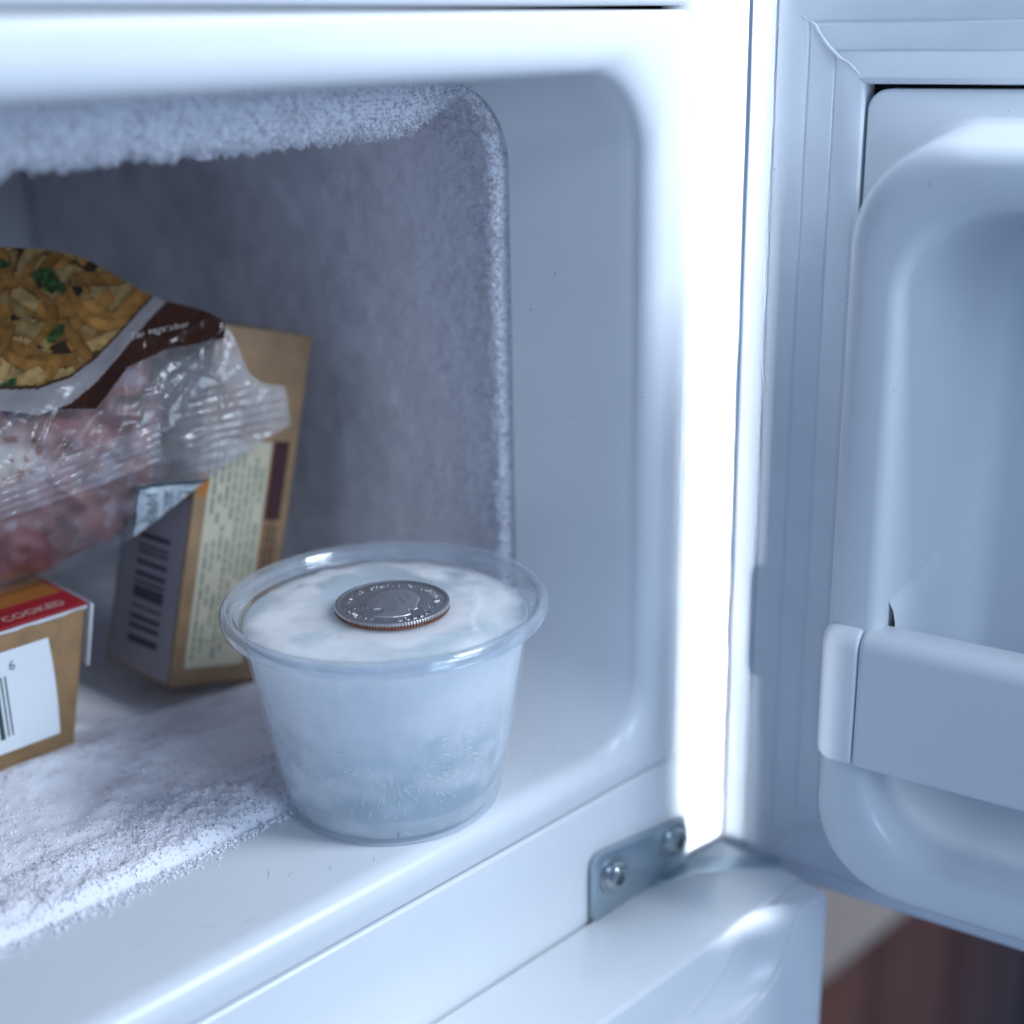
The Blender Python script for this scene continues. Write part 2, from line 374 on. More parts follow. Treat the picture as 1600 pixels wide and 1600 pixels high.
# near-black sheet painting the shade in the gap along the gasket
loft('gap_shade_sheet', [dl(8, U1 - 8, GZ0 + 8, GZ1 - 8, 2, -7.6, 2), dl(27, U1 - 27, GZ0 + 22, GZ1 - 28, 2, -7.6, 2)], dark_gap, slab, smooth=False)
gp = [(0, -7.5), (0, -1.0), (0.3, -0.2), (0.9, 0.1), (4.6, 0.35), (5.2, 0.2), (5.5, -0.5), (5.9, 0.3), (6.4, 0.5), (11.8, 0.1), (12.3, -0.25), (12.8, 0.0), (17.2, -0.5), (17.6, -0.8), (18.1, -0.5), (22.4, -0.1), (23.2, -0.5), (23.6, -1.2), (23.6, -6.5)]
gp = [(t * 1.088, n) for t, n in gp]
gl = []
for t, n in gp:
    tb = t * 0.77
    c = np.array([(-1.9 + t, GZ0 + tb), (U1 - t, GZ0 + tb), (U1 - t, GZ1 - t), (-1.9 + t, GZ1 - t)])
    sub = []
    for i in range(4):
        a, b = c[i], c[(i + 1) % 4]
        for k in range(24):
            q = a + (b - a) * k / 24
            sub.append((q[0], q[1], n + (0.22 * vnoise(q[0] * 0.05, q[1] * 0.05, t * 0.2, 3) if 0 < k else 0)))
    sub = np.array(sub); gl.append(dw(sub[:, 0], sub[:, 2], sub[:, 1]))
loft('gasket', gl, gasket_mat, slab, autosmooth=28)
# welded mitre seams in the two near corners
for zc, sg in ((GZ1, -1), (GZ0, 1)):
    tv = []
    ts = np.linspace(1.5, 24.8, 40)
    for t in ts:
        j = 0.35 * vnoise(np.array([t * 0.5]), np.array([zc]), 0, 5)[0]
        for k in range(6):
            a = k * math.pi / 3; rr = 0.28 + 0.12 * vnoise(np.array([t]), np.array([zc]), 2, 5)[0]
            tv.append((-1.9 + t + j + rr * math.cos(a) * 0.7, 0.32 + rr * math.sin(a) * 0.8 - 0.028 * t, zc + sg * (t - j) * (1.0 if sg < 0 else 0.77) + rr * math.cos(a) * 0.7))
    tv = np.array(tv); tv = dw(tv[:, 0], tv[:, 1], tv[:, 2])
    n = len(ts); ff = [[i * 6 + k, i * 6 + (k + 1) % 6, (i + 1) * 6 + (k + 1) % 6, (i + 1) * 6 + k] for i in range(n - 1) for k in range(6)]
    mesh_obj('gasket_seam', tv, ff, gasket_mat, slab)
def q1(t): return t * 1.088
def qz(z): return 158.4 + (z - 158.4) * 1.088
_dl = dl
def dl(u0, u1, z0, z1, r, n, seg=14): return _dl(q1(u0), U1 - q1(U1 - u1), qz(z0), qz(z1), q1(r), q1(n), seg)
# inner liner with its raised rounded surround (dyke) and the recess
LZ0, LZ1 = -10.9, 146.4
lw = []
def dr(i, r, n): lw.append(dl(22.4 + i, U1 - 23.6 - i, LZ0 + i, LZ1 - i, r, n))
dr(0, 4.0, -6.5); dr(0.0, 4.0, -1.6); dr(0.5, 4.0, -1.0); dr(1.2, 4.5, -0.9)
lw.append(dl(28.6, U1 - 30, LZ0 + 1.6, 141.8, 16, -0.7))
lw.append(dl(29.4, U1 - 31, LZ0 + 1.9, 141.2, 16.5, 0.4))
lw.append(dl(29.8, U1 - 31.4, LZ0 + 2.1, 140.8, 17, 3))
lw.append(dl(31.4, U1 - 33, LZ0 + 3.0, 139.6, 18, 27))
for a in (20, 40, 60, 80, 90):
    t = math.radians(a); k = 4.2 * (1 - math.cos(t)); lw.append(dl(31.4 + k, U1 - 33 - k, LZ0 + 3.0 + k, 139.6 - k, 18 + k * 0.2, 27 + 4.6 * math.sin(t)))
lw.append(dl(39.6, U1 - 41, LZ0 + 10.2, 131.2, 17.5, 31.8))
for a in (25, 50, 75):
    t = math.radians(a); k = 2.6 * math.sin(t); lw.append(dl(39.6 + k, U1 - 41 - k, LZ0 + 10.2 + k, 131.2 - k, 17, 31.8 - 2.8 * (1 - math.cos(t))))
lw.append(dl(42.6, U1 - 44, LZ0 + 13.4, 128.0, 16.5, 26))
lw.append(dl(44.0, U1 - 45.4, LZ0 + 15.4, 126.4, 16, 10))
lw.append(dl(45.4, U1 - 46.8, LZ0 + 17.4, 124.8, 15.5, -12))
for a in (20, 40, 60, 75, 90):
    t = math.radians(a); k = 5.5 * (1 - math.cos(t)); lw.append(dl(45.8 + k, U1 - 47.2 - k, LZ0 + 17.9 + k, 124.4 - k, 14, -12.5 - 5.5 * math.sin(t)))
loft('door_liner', lw, liner_mat, slab, cap1=True, autosmooth=60)
# dark crumbs lying in the bottom of the recess
kv = []; kf = []; k2 = np.random.default_rng(5)
for i in range(46):
    u = 78 + k2.normal(0, 11); z = 20 + k2.normal(0, 7.5); r = k2.gamma(2.0, 0.09) + 0.07
    if z < 10.5 or u < 62: continue
    b = len(kv); qq = dw([q1(u) + a * r for a in (1, -.8, 0, 0, 0)], [q1(-18) + 0.02 + a * r for a in (0, 0, 0, 0, .6)], [qz(z) + a * r for a in (0, 0, 1, -.9, 0)])
    kv += [tuple(p) for p in qq]; kf += [[b, b + 2, b + 4], [b + 2, b + 1, b + 4], [b + 1, b + 3, b + 4], [b + 3, b, b + 4]]
mesh_obj('crumb_specks', kv, kf, dark_gap, slab, smooth=False)['kind'] = 'stuff'
# shelf rail across the front of the recess with its end cap
def door_box(name, u0, u1, n0, n1, z0, z1, mat, bev, seg=4):
    bm = bmesh.new(); bmesh.ops.create_cube(bm, size=1)
    for v in bm.verts:
        u = u0 + (v.co.x + .5) * (u1 - u0); n = n0 + (v.co.y + .5) * (n1 - n0); z = z0 + (v.co.z + .5) * (z1 - z0)
        v.co = Vector((u, n, z))
    bmesh.ops.bevel(bm, geom=bm.edges[:], offset=bev, segments=seg, affect='EDGES', profile=0.5)
    for v in bm.verts: v.co = Vector(dw([q1(v.co.x)], [q1(v.co.y)], [qz(v.co.z)])[0])
    return bm_obj(name, bm, mat, slab, autosmooth=50)
rail_mat = principled('shelf_rail_plastic', (0.76, 0.78, 0.81), 0.30, bump=(800, 0.03, 0.0004), noise=(25, 0.05), rvar=0.05)
def rail_section(z0, z1, n0, n1, rt, rb, k=6):
    pts = [(n0, z0 + 1), (n0, z1 - 1.5)]
    for i in range(k + 1):
        t = math.radians(90 + 90 * i / k) ; pts.append((n0 + 1.5 + 1.5 * math.cos(t + math.pi / 2 - math.pi / 2) if False else n0 + 1.5 - 1.5 * math.cos(math.radians(90 * i / k)), z1 - 1.5 + 1.5 * math.sin(math.radians(90 * i / k))))
    for i in range(k + 1):
        t = math.radians(90 - 90 * i / k); pts.append((n1 - rt + rt * math.cos(t), z1 - rt + rt * math.sin(t)))
    for i in range(k + 1):
        t = math.radians(-90 * i / k); pts.append((n1 - rb + rb * math.cos(t), z0 + rb + rb * math.sin(t)))
    return np.array(pts)
def rail_piece(name, us, ins):
    L_ = []
    sec = rail_section(22.4, 50.4, 26.5, 34.8, 3.4, 1.6); c = sec.mean(0)
    for u, k in zip(us, ins):
        q = sec.copy(); dlt = q - c; q = c + dlt * (1 - k * 1.0 / np.array([4.2, 14.0]))
        L_.append(dw(np.full(len(q), q1(u)), q1(q[:, 0]), qz(q[:, 1])))
    return loft(name, L_, rail_mat, slab, cap0=True, cap1=True, autosmooth=55)
rail_piece('shelf_rail', [39.9, 40.2, 40.9, U1 - 41.9, U1 - 41.2], [0.5, 0.15, 0.0, 0.0, 0.4])
rail_piece('rail_end_cap', [32.0, 32.25, 32.8, 33.7, 35.0, 38.9, 39.4, 39.6], [2.4, 1.6, 0.9, 0.35, 0.0, 0.0, 0.15, 0.5])
# moulded ridge running back along the recess wall
lv = []
for i in range(9):
    t = i / 8; n = 27 - 23 * t; u = float(np.interp(n, [4, 10, 20, 27], [44.4, 44.0, 43.1, 42.4]))
    for (a, b) in ((-3.0, 57), (-1.0, 56), (0.2, 54.8), (1.0, 53.2), (1.5, 51.0), (1.7, 48.0), (1.8, 40)):
        lv.append((u + a, n, b + 3.0 * t))
lv = np.array(lv); lo = mesh_obj('shelf_ledge', dw(q1(lv[:, 0]), q1(lv[:, 1]), qz(lv[:, 2])), grid_faces(9, 7), liner_mat, slab)

# ------------------------------------------------------------------ frost on the inner box
YS = np.concatenate([np.arange(10.4, 14, 0.14), np.arange(14, 34, 0.38), np.arange(34, 80, 0.8), np.arange(80, 236, 2.0)])
XE, ZT, RC = 47.6, 148.9, 17.5
def frost_path(kind):
    if kind == 'floor':
        xs = np.arange(-125, XE - RC, 0.42); p = np.stack([xs, np.full_like(xs, -0.4)], -1); n = np.tile([0., 1.], (len(xs), 1))
        a = np.radians(np.arange(-90, -44, 1.6)); p2 = np.stack([XE - RC + RC * np.cos(a), RC - 0.4 + RC * np.sin(a)], -1)
        return np.concatenate([p, p2]), np.concatenate([n, -np.stack([np.cos(a), np.sin(a)], -1)])
    if kind == 'wall':
        a = np.radians(np.arange(-46, 1, 1.6)); p0 = np.stack([XE - RC + RC * np.cos(a), RC - 0.4 + RC * np.sin(a)], -1); n0 = -np.stack([np.cos(a), np.sin(a)], -1)
        zs = np.arange(RC, ZT - RC, 0.5); p1 = np.stack([np.full_like(zs, XE), zs], -1); n1 = np.tile([-1., 0.], (len(zs), 1))
        a = np.radians(np.arange(1, 66, 1.6)); p2 = np.stack([XE - RC + RC * np.cos(a), ZT - RC + RC * np.sin(a)], -1); n2 = -np.stack([np.cos(a), np.sin(a)], -1)
        return np.concatenate([p0, p1, p2]), np.concatenate([n0, n1, n2])
    a = np.radians(np.arange(24, 90.5, 1.6)); p0 = np.stack([XE - RC + RC * np.cos(a), ZT - RC + RC * np.sin(a)], -1); n0 = -np.stack([np.cos(a), np.sin(a)], -1)
    xs = np.arange(XE - RC, -125, -0.42); p1 = np.stack([xs, np.full_like(xs, ZT)], -1)
    return np.concatenate([p0, p1]), np.concatenate([n0, np.tile([0., -1.], (len(xs), 1))])
def frost(kind, name, label, nspike, seed):
    p, nrm = frost_path(kind); ns = len(p); ny = len(YS)
    X = np.repeat(p[:, 0][:, None], ny, 1); Z = np.repeat(p[:, 1][:, None], ny, 1); Y = np.repeat(YS[None], ns, 0)
    NX = np.repeat(nrm[:, 0][:, None], ny, 1); NZ = np.repeat(nrm[:, 1][:, None], ny, 1)
    front = sstep(10.3, 12.8 if kind != 'wall' else 15.0, Y)
    fine = fbm(X / 1.5, Y / 1.5, Z / 1.5, 4, seed); med = fbm(X / 6, Y / 6, Z / 6, 4, seed + 20); big = fbm(X / 22, Y / 22, Z / 22, 3, seed + 40)
    corner = sstep(14, 42, X)                      # towards the right wall
    if kind == 'ceiling':
        thick = 9.3 * (1 - 0.88 * sstep(14, 40, X)) * (1 - 0.6 * sstep(45, 120, Y)) + 1.2
        hz_ = thick * front; fz = np.ones_like(X) * (1 + 3 * (Y < 14)); dy = 1.1 * fbm(X / 3.0, (Z - hz_) / 7.0, 0.0, 4, seed + 80) + 0.9 * fbm(X / 1.2, (Z - hz_) / 1.6, 3.0, 3, seed + 90) + 0.6 * med - 0.25 * hz_ * sstep(13.5, 10.4, Y)
        teeth = np.clip(fbm(X / 2.2, Y / 2.2, 0.0, 3, seed + 95), -0.5, 1) * 2.0
        h = thick * front + (1.9 * med + 0.9 * fine + 1.6 * big + teeth) * sstep(11.2, 14, Y) * (0.5 + 0.5 * (1 - corner))
    elif kind == 'wall':
        thick = 1.1 + 1.3 * np.exp(-(Y - 12) / 9) + 0.8 * sstep(110, 148, Z)
        streak = fbm(Y / 5, Z / 26, 0.0, 3, seed + 60)
        fz = np.clip(np.exp(-(Y - 12) / 14) + 0.25, 0, 1); dy = 0.5 * fine
        h = thick * front + (0.30 * med + 0.36 * fine * (0.25 + fz) + 0.15 * streak) * front
    else:
        band = sstep(10.5, 14, Y) * (1 - sstep(24 + 5 * big, 38 + 6 * big, Y))
        mound = sstep(-14, -38, X) * sstep(30, 40, Y) * (1 - sstep(66, 76, Y)) * (0.7 + big)
        patch = np.clip(fbm(X / 14, Y / 9, 0.0, 3, seed + 70) * 2.2, 0, 1)
        fz = np.clip(band + 0.8 * mound + 0.15, 0, 1); dy = 0.5 * fine * fz
        h = 0.9 * front + 2.4 * band * (0.8 + 0.5 * med) + 2.2 * mound + 0.9 * patch * front + 0.42 * fine * fz + 0.08 * fine
    h = np.maximum(h, 0.05)
    V = np.stack([X + NX * h, Y + dy * front, Z + NZ * h], -1)
    verts = V.reshape(-1, 3); faces = grid_faces(ns, ny)
    # crystals standing on the surface
    w = (fz * (0.25 + 0.75 * front) * (Y < 70)).reshape(-1); w = w / w.sum()
    idx = rng.choice(ns * ny, nspike, p=w)
    tq = np.stack([np.abs(NZ.reshape(-1)[idx]), np.zeros(nspike), np.abs(NX.reshape(-1)[idx])], -1)
    base = verts[idx] + tq * rng.uniform(-0.4, 0.4, (nspike, 1)) + np.array([0, 1.0, 0]) * rng.uniform(-0.25, 0.25, (nspike, 1)); nd = np.stack([NX.reshape(-1)[idx], np.zeros(nspike), NZ.reshape(-1)[idx]], -1)
    d = nd * 0.75 + rng.normal(0, 0.55, (nspike, 3)); d[:, 1] -= 0.35; d /= np.linalg.norm(d, axis=1)[:, None]
    ln = rng.gamma(2.5, 0.11 if kind != 'ceiling' else 0.20, nspike)[:, None]; wd = 0.16 + 0.24 * rng.random(nspike)[:, None]
    t1 = np.cross(d, rng.normal(0, 1, (nspike, 3))); t1 /= np.linalg.norm(t1, axis=1)[:, None]; t2 = np.cross(d, t1)
    b0 = base - d * 0.25
    sv = np.stack([b0 + t1 * wd, b0 - 0.5 * t1 * wd + 0.87 * t2 * wd, b0 - 0.5 * t1 * wd - 0.87 * t2 * wd, base + d * ln], 1).reshape(-1, 3)
    o0 = len(verts); k = np.arange(nspike)[:, None] * 4 + o0
    sf = np.concatenate([k + np.array([[0, 1, 3]]), k + np.array([[1, 2, 3]]), k + np.array([[2, 0, 3]])])
    allf = faces.tolist() + sf.tolist()
    o = mesh_obj(name, np.concatenate([verts, sv]), allf, frost_mat)
    cv_ = np.clip(0.85 + 0.3 * np.exp(-(Y - 14) / 40) + 0.35 * big + 0.2 * med, 0.05, 1) if kind == 'wall' else np.ones_like(X)  # greyer with depth: thinner frost, and interior shade put into the colour
    at_ = o.data.attributes.new('cover_shade', 'FLOAT', 'POINT'); at_.data.foreach_set('value', np.concatenate([cv_.reshape(-1), np.ones(len(sv))]).astype(np.float32))
    return tag(o, label, 'frost', kind='stuff')
frost('floor', 'floor_frost', 'fuzzy white frost covering the freezer floor behind the ledge', 20000, 1)
frost('wall', 'wall_frost', 'thin pale frost on the right inner wall of the freezer', 24000, 2)
frost('ceiling', 'ceiling_frost', 'thick jagged frost roll hanging from the freezer ceiling', 45000, 3)
crumb_mat = principled('frost_crumb', (0.93, 0.94, 0.97), 0.5)
# loose crumbs along the seam on the ledge
cv = []; cf = []
for i in range(1900):
    x = rng.uniform(-110, -10); y = 9.8 - abs(rng.normal(0, 1.3)) * (1.3 if x < -45 else 1.0); r = rng.gamma(2, 0.07) + 0.05
    b = len(cv); q = rng.normal(0, 1, (6, 3)) * 0.25
    for k, (a, c, e) in enumerate(((1, 0, 0), (-1, 0, 0), (0, 1, 0), (0, -1, 0), (0, 0, 1), (0, 0, -1))):
        cv.append((x + r * (a + q[k, 0]), y + r * (c + q[k, 1]), max(0.02, r * 0.6 + r * (e + q[k, 2]))))
    cf += [[b + m for m in t] for t in ((0, 2, 4), (2, 1, 4), (1, 3, 4), (3, 0, 4), (2, 0, 5), (1, 2, 5), (3, 1, 5), (0, 3, 5))]
tag(mesh_obj('frost_crumbs', cv, cf, crumb_mat, smooth=False), 'loose frost crumbs along the seam of the white ledge', 'frost', kind='stuff')

# ------------------------------------------------------------------ the cup, the ice, the coin
CX, CY = -1.2, 0.9
CUPX = np.array([CX, CY, 0.05])
def plastic_film(name, tint, haze, rough, ior=1.5, gloss=1.0, bump=None):
    m, nt, out = new_mat(name); L = nt.links
    tr = N(nt, 'ShaderNodeBsdfTransparent', inp={0: (*tint, 1)})
    gl = N(nt, 'ShaderNodeBsdfGlossy', inp={0: (1, 1, 1, 1), 1: rough})
    df = N(nt, 'ShaderNodeBsdfDiffuse', inp={0: (0.93, 0.96, 0.99, 1)})
    tl = N(nt, 'ShaderNodeBsdfTranslucent', inp={0: (0.93, 0.96, 0.99, 1)})
    dm = N(nt, 'ShaderNodeMixShader', inp={0: 0.5}); L.new(df.outputs[0], dm.inputs[1]); L.new(tl.outputs[0], dm.inputs[2])
    m1 = N(nt, 'ShaderNodeMixShader'); L.new(tr.outputs[0], m1.inputs[1]); L.new(dm.outputs[0], m1.inputs[2])
    tc = N(nt, 'ShaderNodeTexCoord')
    nz = N(nt, 'ShaderNodeTexNoise', inp={'Scale': 140.0, 'Detail': 5.0}); L.new(tc.outputs['Object'], nz.inputs['Vector'])
    mr = N(nt, 'ShaderNodeMapRange', inp={1: 0.3, 2: 0.75, 3: haze * 0.4, 4: haze * 1.7}); L.new(nz.outputs[0], mr.inputs[0])
    lw = N(nt, 'ShaderNodeLayerWeight', inp={0: 0.35})
    ad = N(nt, 'ShaderNodeMath', operation='MULTIPLY_ADD'); L.new(lw.outputs['Facing'], ad.inputs[0]); ad.inputs[1].default_value = haze * 0.9; L.new(mr.outputs[0], ad.inputs[2])
    L.new(ad.outputs[0], m1.inputs[0])
    fr_ = thin_fresnel(nt, ior)
    mu = N(nt, 'ShaderNodeMath', operation='MULTIPLY'); mu.use_clamp = True; L.new(fr_.outputs[0], mu.inputs[0]); mu.inputs[1].default_value = gloss
    m2 = N(nt, 'ShaderNodeMixShader'); L.new(mu.outputs[0], m2.inputs[0]); L.new(m1.outputs[0], m2.inputs[1]); L.new(gl.outputs[0], m2.inputs[2])
    if bump:
        nb = N(nt, 'ShaderNodeTexNoise', inp={'Scale': bump[0], 'Detail': 4.0}); L.new(tc.outputs['Object'], nb.inputs['Vector'])
        b = N(nt, 'ShaderNodeBump', inp={'Strength': bump[1], 'Distance': bump[2]}); L.new(nb.outputs[0], b.inputs['Height'])
        for q in (gl, df): L.new(b.outputs[0], q.inputs['Normal'])
    L.new(m2.outputs[0], out.inputs[0])
    return m
cup_mat = plastic_film('clear_cup_plastic', (0.95, 0.97, 0.99), 0.12, 0.12, gloss=0.7, bump=(260, 0.10, 0.0004))
rim_mat = plastic_film('clear_rim_plastic', (0.92, 0.955, 0.99), 0.17, 0.08, gloss=1.5)
cup = thing('plastic_cup', (CX, CY, 0), 'clear plastic portion cup filled with ice standing on the ledge', 'cup')
prof = [(0, 0.5), (19.5, 0.5), (20.9, 0.4), (21.6, 0.2), (22.0, 0.0), (22.6, 0.0), (23.1, 0.5), (23.35, 1.4), (23.6, 4.6), (23.75, 5.2), (24.25, 5.7), (24.45, 6.3)]
for t in np.linspace(0.05, 1, 18): prof.append((24.45 + t * (30.75 - 24.45), 6.3 + t * (42.6 - 6.3)))
prof += [(31.0, 43.5)]
inn = [(r - 0.55, z + (0.5 if z < 2 else 0)) for r, z in prof[::-1] if r > 20]
v, f = lathe(prof, 180); mesh_obj('cup_wall', v + CUPX, f, cup_mat, cup)
rp = [(30.7, 42.8), (31.05, 43.6), (31.5, 44.6), (32.1, 45.7), (32.8, 46.25), (33.5, 46.3), (34.1, 45.9), (34.45, 45.1), (34.5, 44.2), (34.3, 43.3), (33.8, 42.9), (33.4, 43.1), (33.3, 43.9), (33.0, 44.7), (32.5, 44.9), (32.0, 44.5), (31.6, 43.7), (31.3, 42.9), (30.7, 42.8)]
v, f = lathe(rp, 220); mesh_obj('rim', v + CUPX, f[:, ::-1], rim_mat, cup)
# little embossed mark low on the wall
tv, tf, _ = text_flat('2', 1.3)
th = math.radians(-128)
tv3 = []
for a, b in tv:
    ang = th + (a - 0.4) / 23.9; tv3.append(((23.62) * math.cos(ang), 23.62 * math.sin(ang), 2.6 + b))
mesh_obj('moulded_mark', np.array(tv3) + CUPX, tf, ink_grey, cup, smooth=False)

def ice_material():
    m, nt, out = new_mat('cloudy_ice'); L = nt.links
    tc = N(nt, 'ShaderNodeTexCoord')
    sx = N(nt, 'ShaderNodeSeparateXYZ'); L.new(tc.outputs['Object'], sx.inputs[0])
    p = N(nt, 'ShaderNodeBsdfPrincipled', inp={'Base Color': (0.93, 0.96, 0.985, 1), 'Roughness': 0.32, 'Subsurface Weight': 1.0, 'Subsurface Scale': 0.012})
    p.inputs['Subsurface Radius'].default_value = (0.8, 0.92, 1.0)
    tr = N(nt, 'ShaderNodeBsdfTransparent', inp={0: (0.88, 0.94, 0.99, 1)})
    gl = N(nt, 'ShaderNodeBsdfGlossy', inp={0: (1, 1, 1, 1), 1: 0.12})
    fr_ = thin_fresnel(nt, 1.25); cl = N(nt, 'ShaderNodeMixShader'); L.new(fr_.outputs[0], cl.inputs[0]); L.new(tr.outputs[0], cl.inputs[1]); L.new(gl.outputs[0], cl.inputs[2])
    n1 = N(nt, 'ShaderNodeTexNoise', inp={'Scale': 48.0, 'Detail': 6.0, 'Roughness': 0.6, 'Distortion': 0.4}); L.new(tc.outputs['Object'], n1.inputs['Vector'])
    # stretched noise: streaks running down the side
    mp = N(nt, 'ShaderNodeMapping', inp={3: (1, 1, 0.22)}); L.new(tc.outputs['Object'], mp.inputs[0])
    n2 = N(nt, 'ShaderNodeTexNoise', inp={'Scale': 330.0, 'Detail': 4.0}); L.new(mp.outputs[0], n2.inputs['Vector'])
    # cloud attribute baked on the mesh: where freezing left the ice white
    at = N(nt, 'ShaderNodeAttribute', attribute_name='cloud')
    a1 = N(nt, 'ShaderNodeMath', operation='MULTIPLY_ADD'); L.new(n1.outputs[0], a1.inputs[0]); a1.inputs[1].default_value = 0.5; L.new(at.outputs['Fac'], a1.inputs[2])
    a2 = N(nt, 'ShaderNodeMath', operation='MULTIPLY_ADD'); L.new(n2.outputs[0], a2.inputs[0]); a2.inputs[1].default_value = 0.30; L.new(a1.outputs[0], a2.inputs[2])
    mr = N(nt, 'ShaderNodeMapRange', interpolation_type='SMOOTHSTEP', inp={1: 0.08, 2: 0.95, 3: 0.46, 4: 0.97}); L.new(a2.outputs[0], mr.inputs[0])
    mx = N(nt, 'ShaderNodeMixShader'); L.new(mr.outputs[0], mx.inputs[0]); L.new(cl.outputs[0], mx.inputs[1]); L.new(p.outputs[0], mx.inputs[2])
    cr = ramp(nt, mr.outputs[0], [(0.58, (0.80, 0.89, 0.96)), (0.95, (0.99, 0.995, 1.0))]); L.new(cr.outputs[0], p.inputs['Base Color'])
    nb = N(nt, 'ShaderNodeTexNoise', inp={'Scale': 420.0, 'Detail': 5.0, 'Roughness': 0.65}); L.new(tc.outputs['Object'], nb.inputs['Vector'])
    b = N(nt, 'ShaderNodeBump', inp={'Strength': 0.45, 'Distance': 0.0006}); L.new(nb.outputs[0], b.inputs['Height'])
    L.new(b.outputs[0], p.inputs['Normal']); L.new(b.outputs[0], gl.inputs['Normal'])
    L.new(mx.outputs[0], out.inputs[0])
    return m
ice_mat = ice_material()
core_mat = principled('white_ice_core', (0.92, 0.95, 0.98), 0.6, sss=0.5, sss_scale=0.006, noise=(90, 0.05), bump=(300, 0.3, 0.001))
needle_mat = principled('ice_needles', (0.95, 0.97, 1.0), 0.25, sss=0.3, sss_scale=0.001)
ice = thing('ice_block', (CX, CY, 5.2), 'cloudy white ice frozen solid inside the clear plastic cup', 'ice')
NT = 200
rs = np.concatenate([np.linspace(0.2, 29.6, 70)])
side = [(23.8 + t * (29.95 - 23.8), 6.6 + t * (42.0 - 6.6)) for t in np.linspace(1, 0, 60)]
low = [(23.3, 5.9), (22.9, 5.2), (22.7, 3.0), (22.3, 1.5), (20, 1.0), (8, 1.0), (0.3, 1.0)]
ang = np.linspace(0, 2 * math.pi, NT, endpoint=False)
rows = []; cl = []
for r in rs:
    x, y = r * np.cos(ang), r * np.sin(ang)
    z = 42.95 + 0.30 * fbm(x / 9, y / 9, 0, 3, 11) + 0.10 * fbm(x / 2, y / 2, 0, 3, 12)
    ridge = np.exp(-((x * 0.71 - y * 0.71 - 19 + 2.0 * vnoise(x / 6, y / 6, 0, 17)) / 0.7) ** 2) * (np.abs(x * 0.7 + y * 0.7) < 12)
    z = z + 0.35 * ridge - 0.35 * sstep(25, 30, np.full_like(x, r)) * (1 + vnoise(x / 3, y / 3, 0, 15))
    flat = 1 - sstep(11.5, 14.5, np.hypot(x - 1.2, y + 0.9)); z = z * (1 - flat) + 43.0 * flat
    rows.append(np.stack([x, y, z], -1))
    back = y * 0.7 + x * 0.7                         # far side of the surface is clearer
    dk = sstep(4, 16, back) * (1 - sstep(24.0, 27, r)) * 0.75 * (0.6 + vnoise(x / 5, y / 5, 0, 19))
    cl.append(0.30 - dk - 0.35 * sstep(24, 30, r) + 0.35 * vnoise(x / 7, y / 7, 0, 21) + ridge * 0.3)
for r, z in side + low:
    x, y = r * np.cos(ang), r * np.sin(ang)
    rows.append(np.stack([x, y, np.full(NT, z)], -1))
    zz = z + 3 * vnoise(x / 6, y / 6, z / 5, 23)
    c = 0.15 + 0.35 * sstep(20, 34, zz) - 0.35 * sstep(15, 6, zz) + 0.14 * vnoise(x / 5, y / 5, z / 3, 25) + 0.30 * (1 - sstep(4.5, 6.5, np.full(NT, z))) 
    cl.append(np.full(NT, 0.0) + c)
V = np.stack(rows, 1)                                  # NT x rows x 3
io = mesh_obj('ice_body', V.reshape(-1, 3) + CUPX, grid_faces(NT, V.shape[1], True)[:, ::-1], ice_mat, ice)
at = io.data.attributes.new('cloud', 'FLOAT', 'POINT'); at.data.foreach_set('value', np.stack(cl, 1).reshape(-1).astype(np.float32))
# white core
cp = [(0.3, 9.0), (8, 9.3), (13, 10.6), (16.5, 13), (19, 17), (21, 22.5), (23, 29), (24.5, 35), (25, 39), (23, 41.2), (12, 41.8), (0.3, 41.8)]
cp = np.array(cp); t = np.linspace(0, len(cp) - 1, 60); cpi = np.stack([np.interp(t, np.arange(len(cp)), cp[:, k]) for k in (0, 1)], -1)
v, f = lathe(cpi, 120)
nz = fbm(v[:, 0] / 5, v[:, 1] / 5, v[:, 2] / 5, 4, 31); rr = 1 + 0.10 * nz; v[:, 0] *= rr; v[:, 1] *= rr; v[:, 2] = 30 + (v[:, 2] - 30) * (1 + 0.10 * nz)
v[:, 2] = np.minimum(v[:, 2], 42.2)
mesh_obj('white_core', v + CUPX, f, core_mat, ice)
# trapped air needles radiating from the core
nv = []; nf = []
hs = 0.1738                                            # slope of the cup wall
hubs = [math.radians(-129 + 120 * k) for k in range(3)]
for i in range(780):
    hub = hubs[i % 3]; fa = rng.uniform(-math.pi * 1.02, math.pi * 0.02); rad = rng.gamma(5, 2.3) + 2.0; ln = rng.gamma(2.2, 0.75) + 0.5
    def wallpt(q):
        z = 24.5 + q * math.sin(fa); th = hub + 1.25 * q * math.cos(fa) / 26.0; rw = 23.8 + hs * (z - 6.6) + 0.10
        return np.array([rw * math.cos(th), rw * math.sin(th), z])
    a = wallpt(rad); b = wallpt(rad + ln)
    if b[2] < 6.4 or abs(rad * math.cos(fa) * 1.25 / 26.0) > 1.05: continue
    d = (b - a) / np.linalg.norm(b - a)
    wd = rng.uniform(0.05, 0.15); t1 = np.cross(d, rng.normal(0, 1, 3)); t1 /= np.linalg.norm(t1); t2 = np.cross(d, t1)
    k = len(nv); mid = a * 0.35 + b * 0.65
    nv.append(a)
    for q in range(4): nv.append(mid + wd * (t1 * math.cos(q * math.pi / 2) + t2 * math.sin(q * math.pi / 2)))
    nv.append(b)
    for q in range(4):
        nf.append([k, k + 1 + q, k + 1 + (q + 1) % 4]); nf.append([k + 5, k + 1 + (q + 1) % 4, k + 1 + q])
nd = mesh_obj('air_needles', np.array(nv) + CUPX, nf, needle_mat, ice); nd['kind'] = 'stuff'

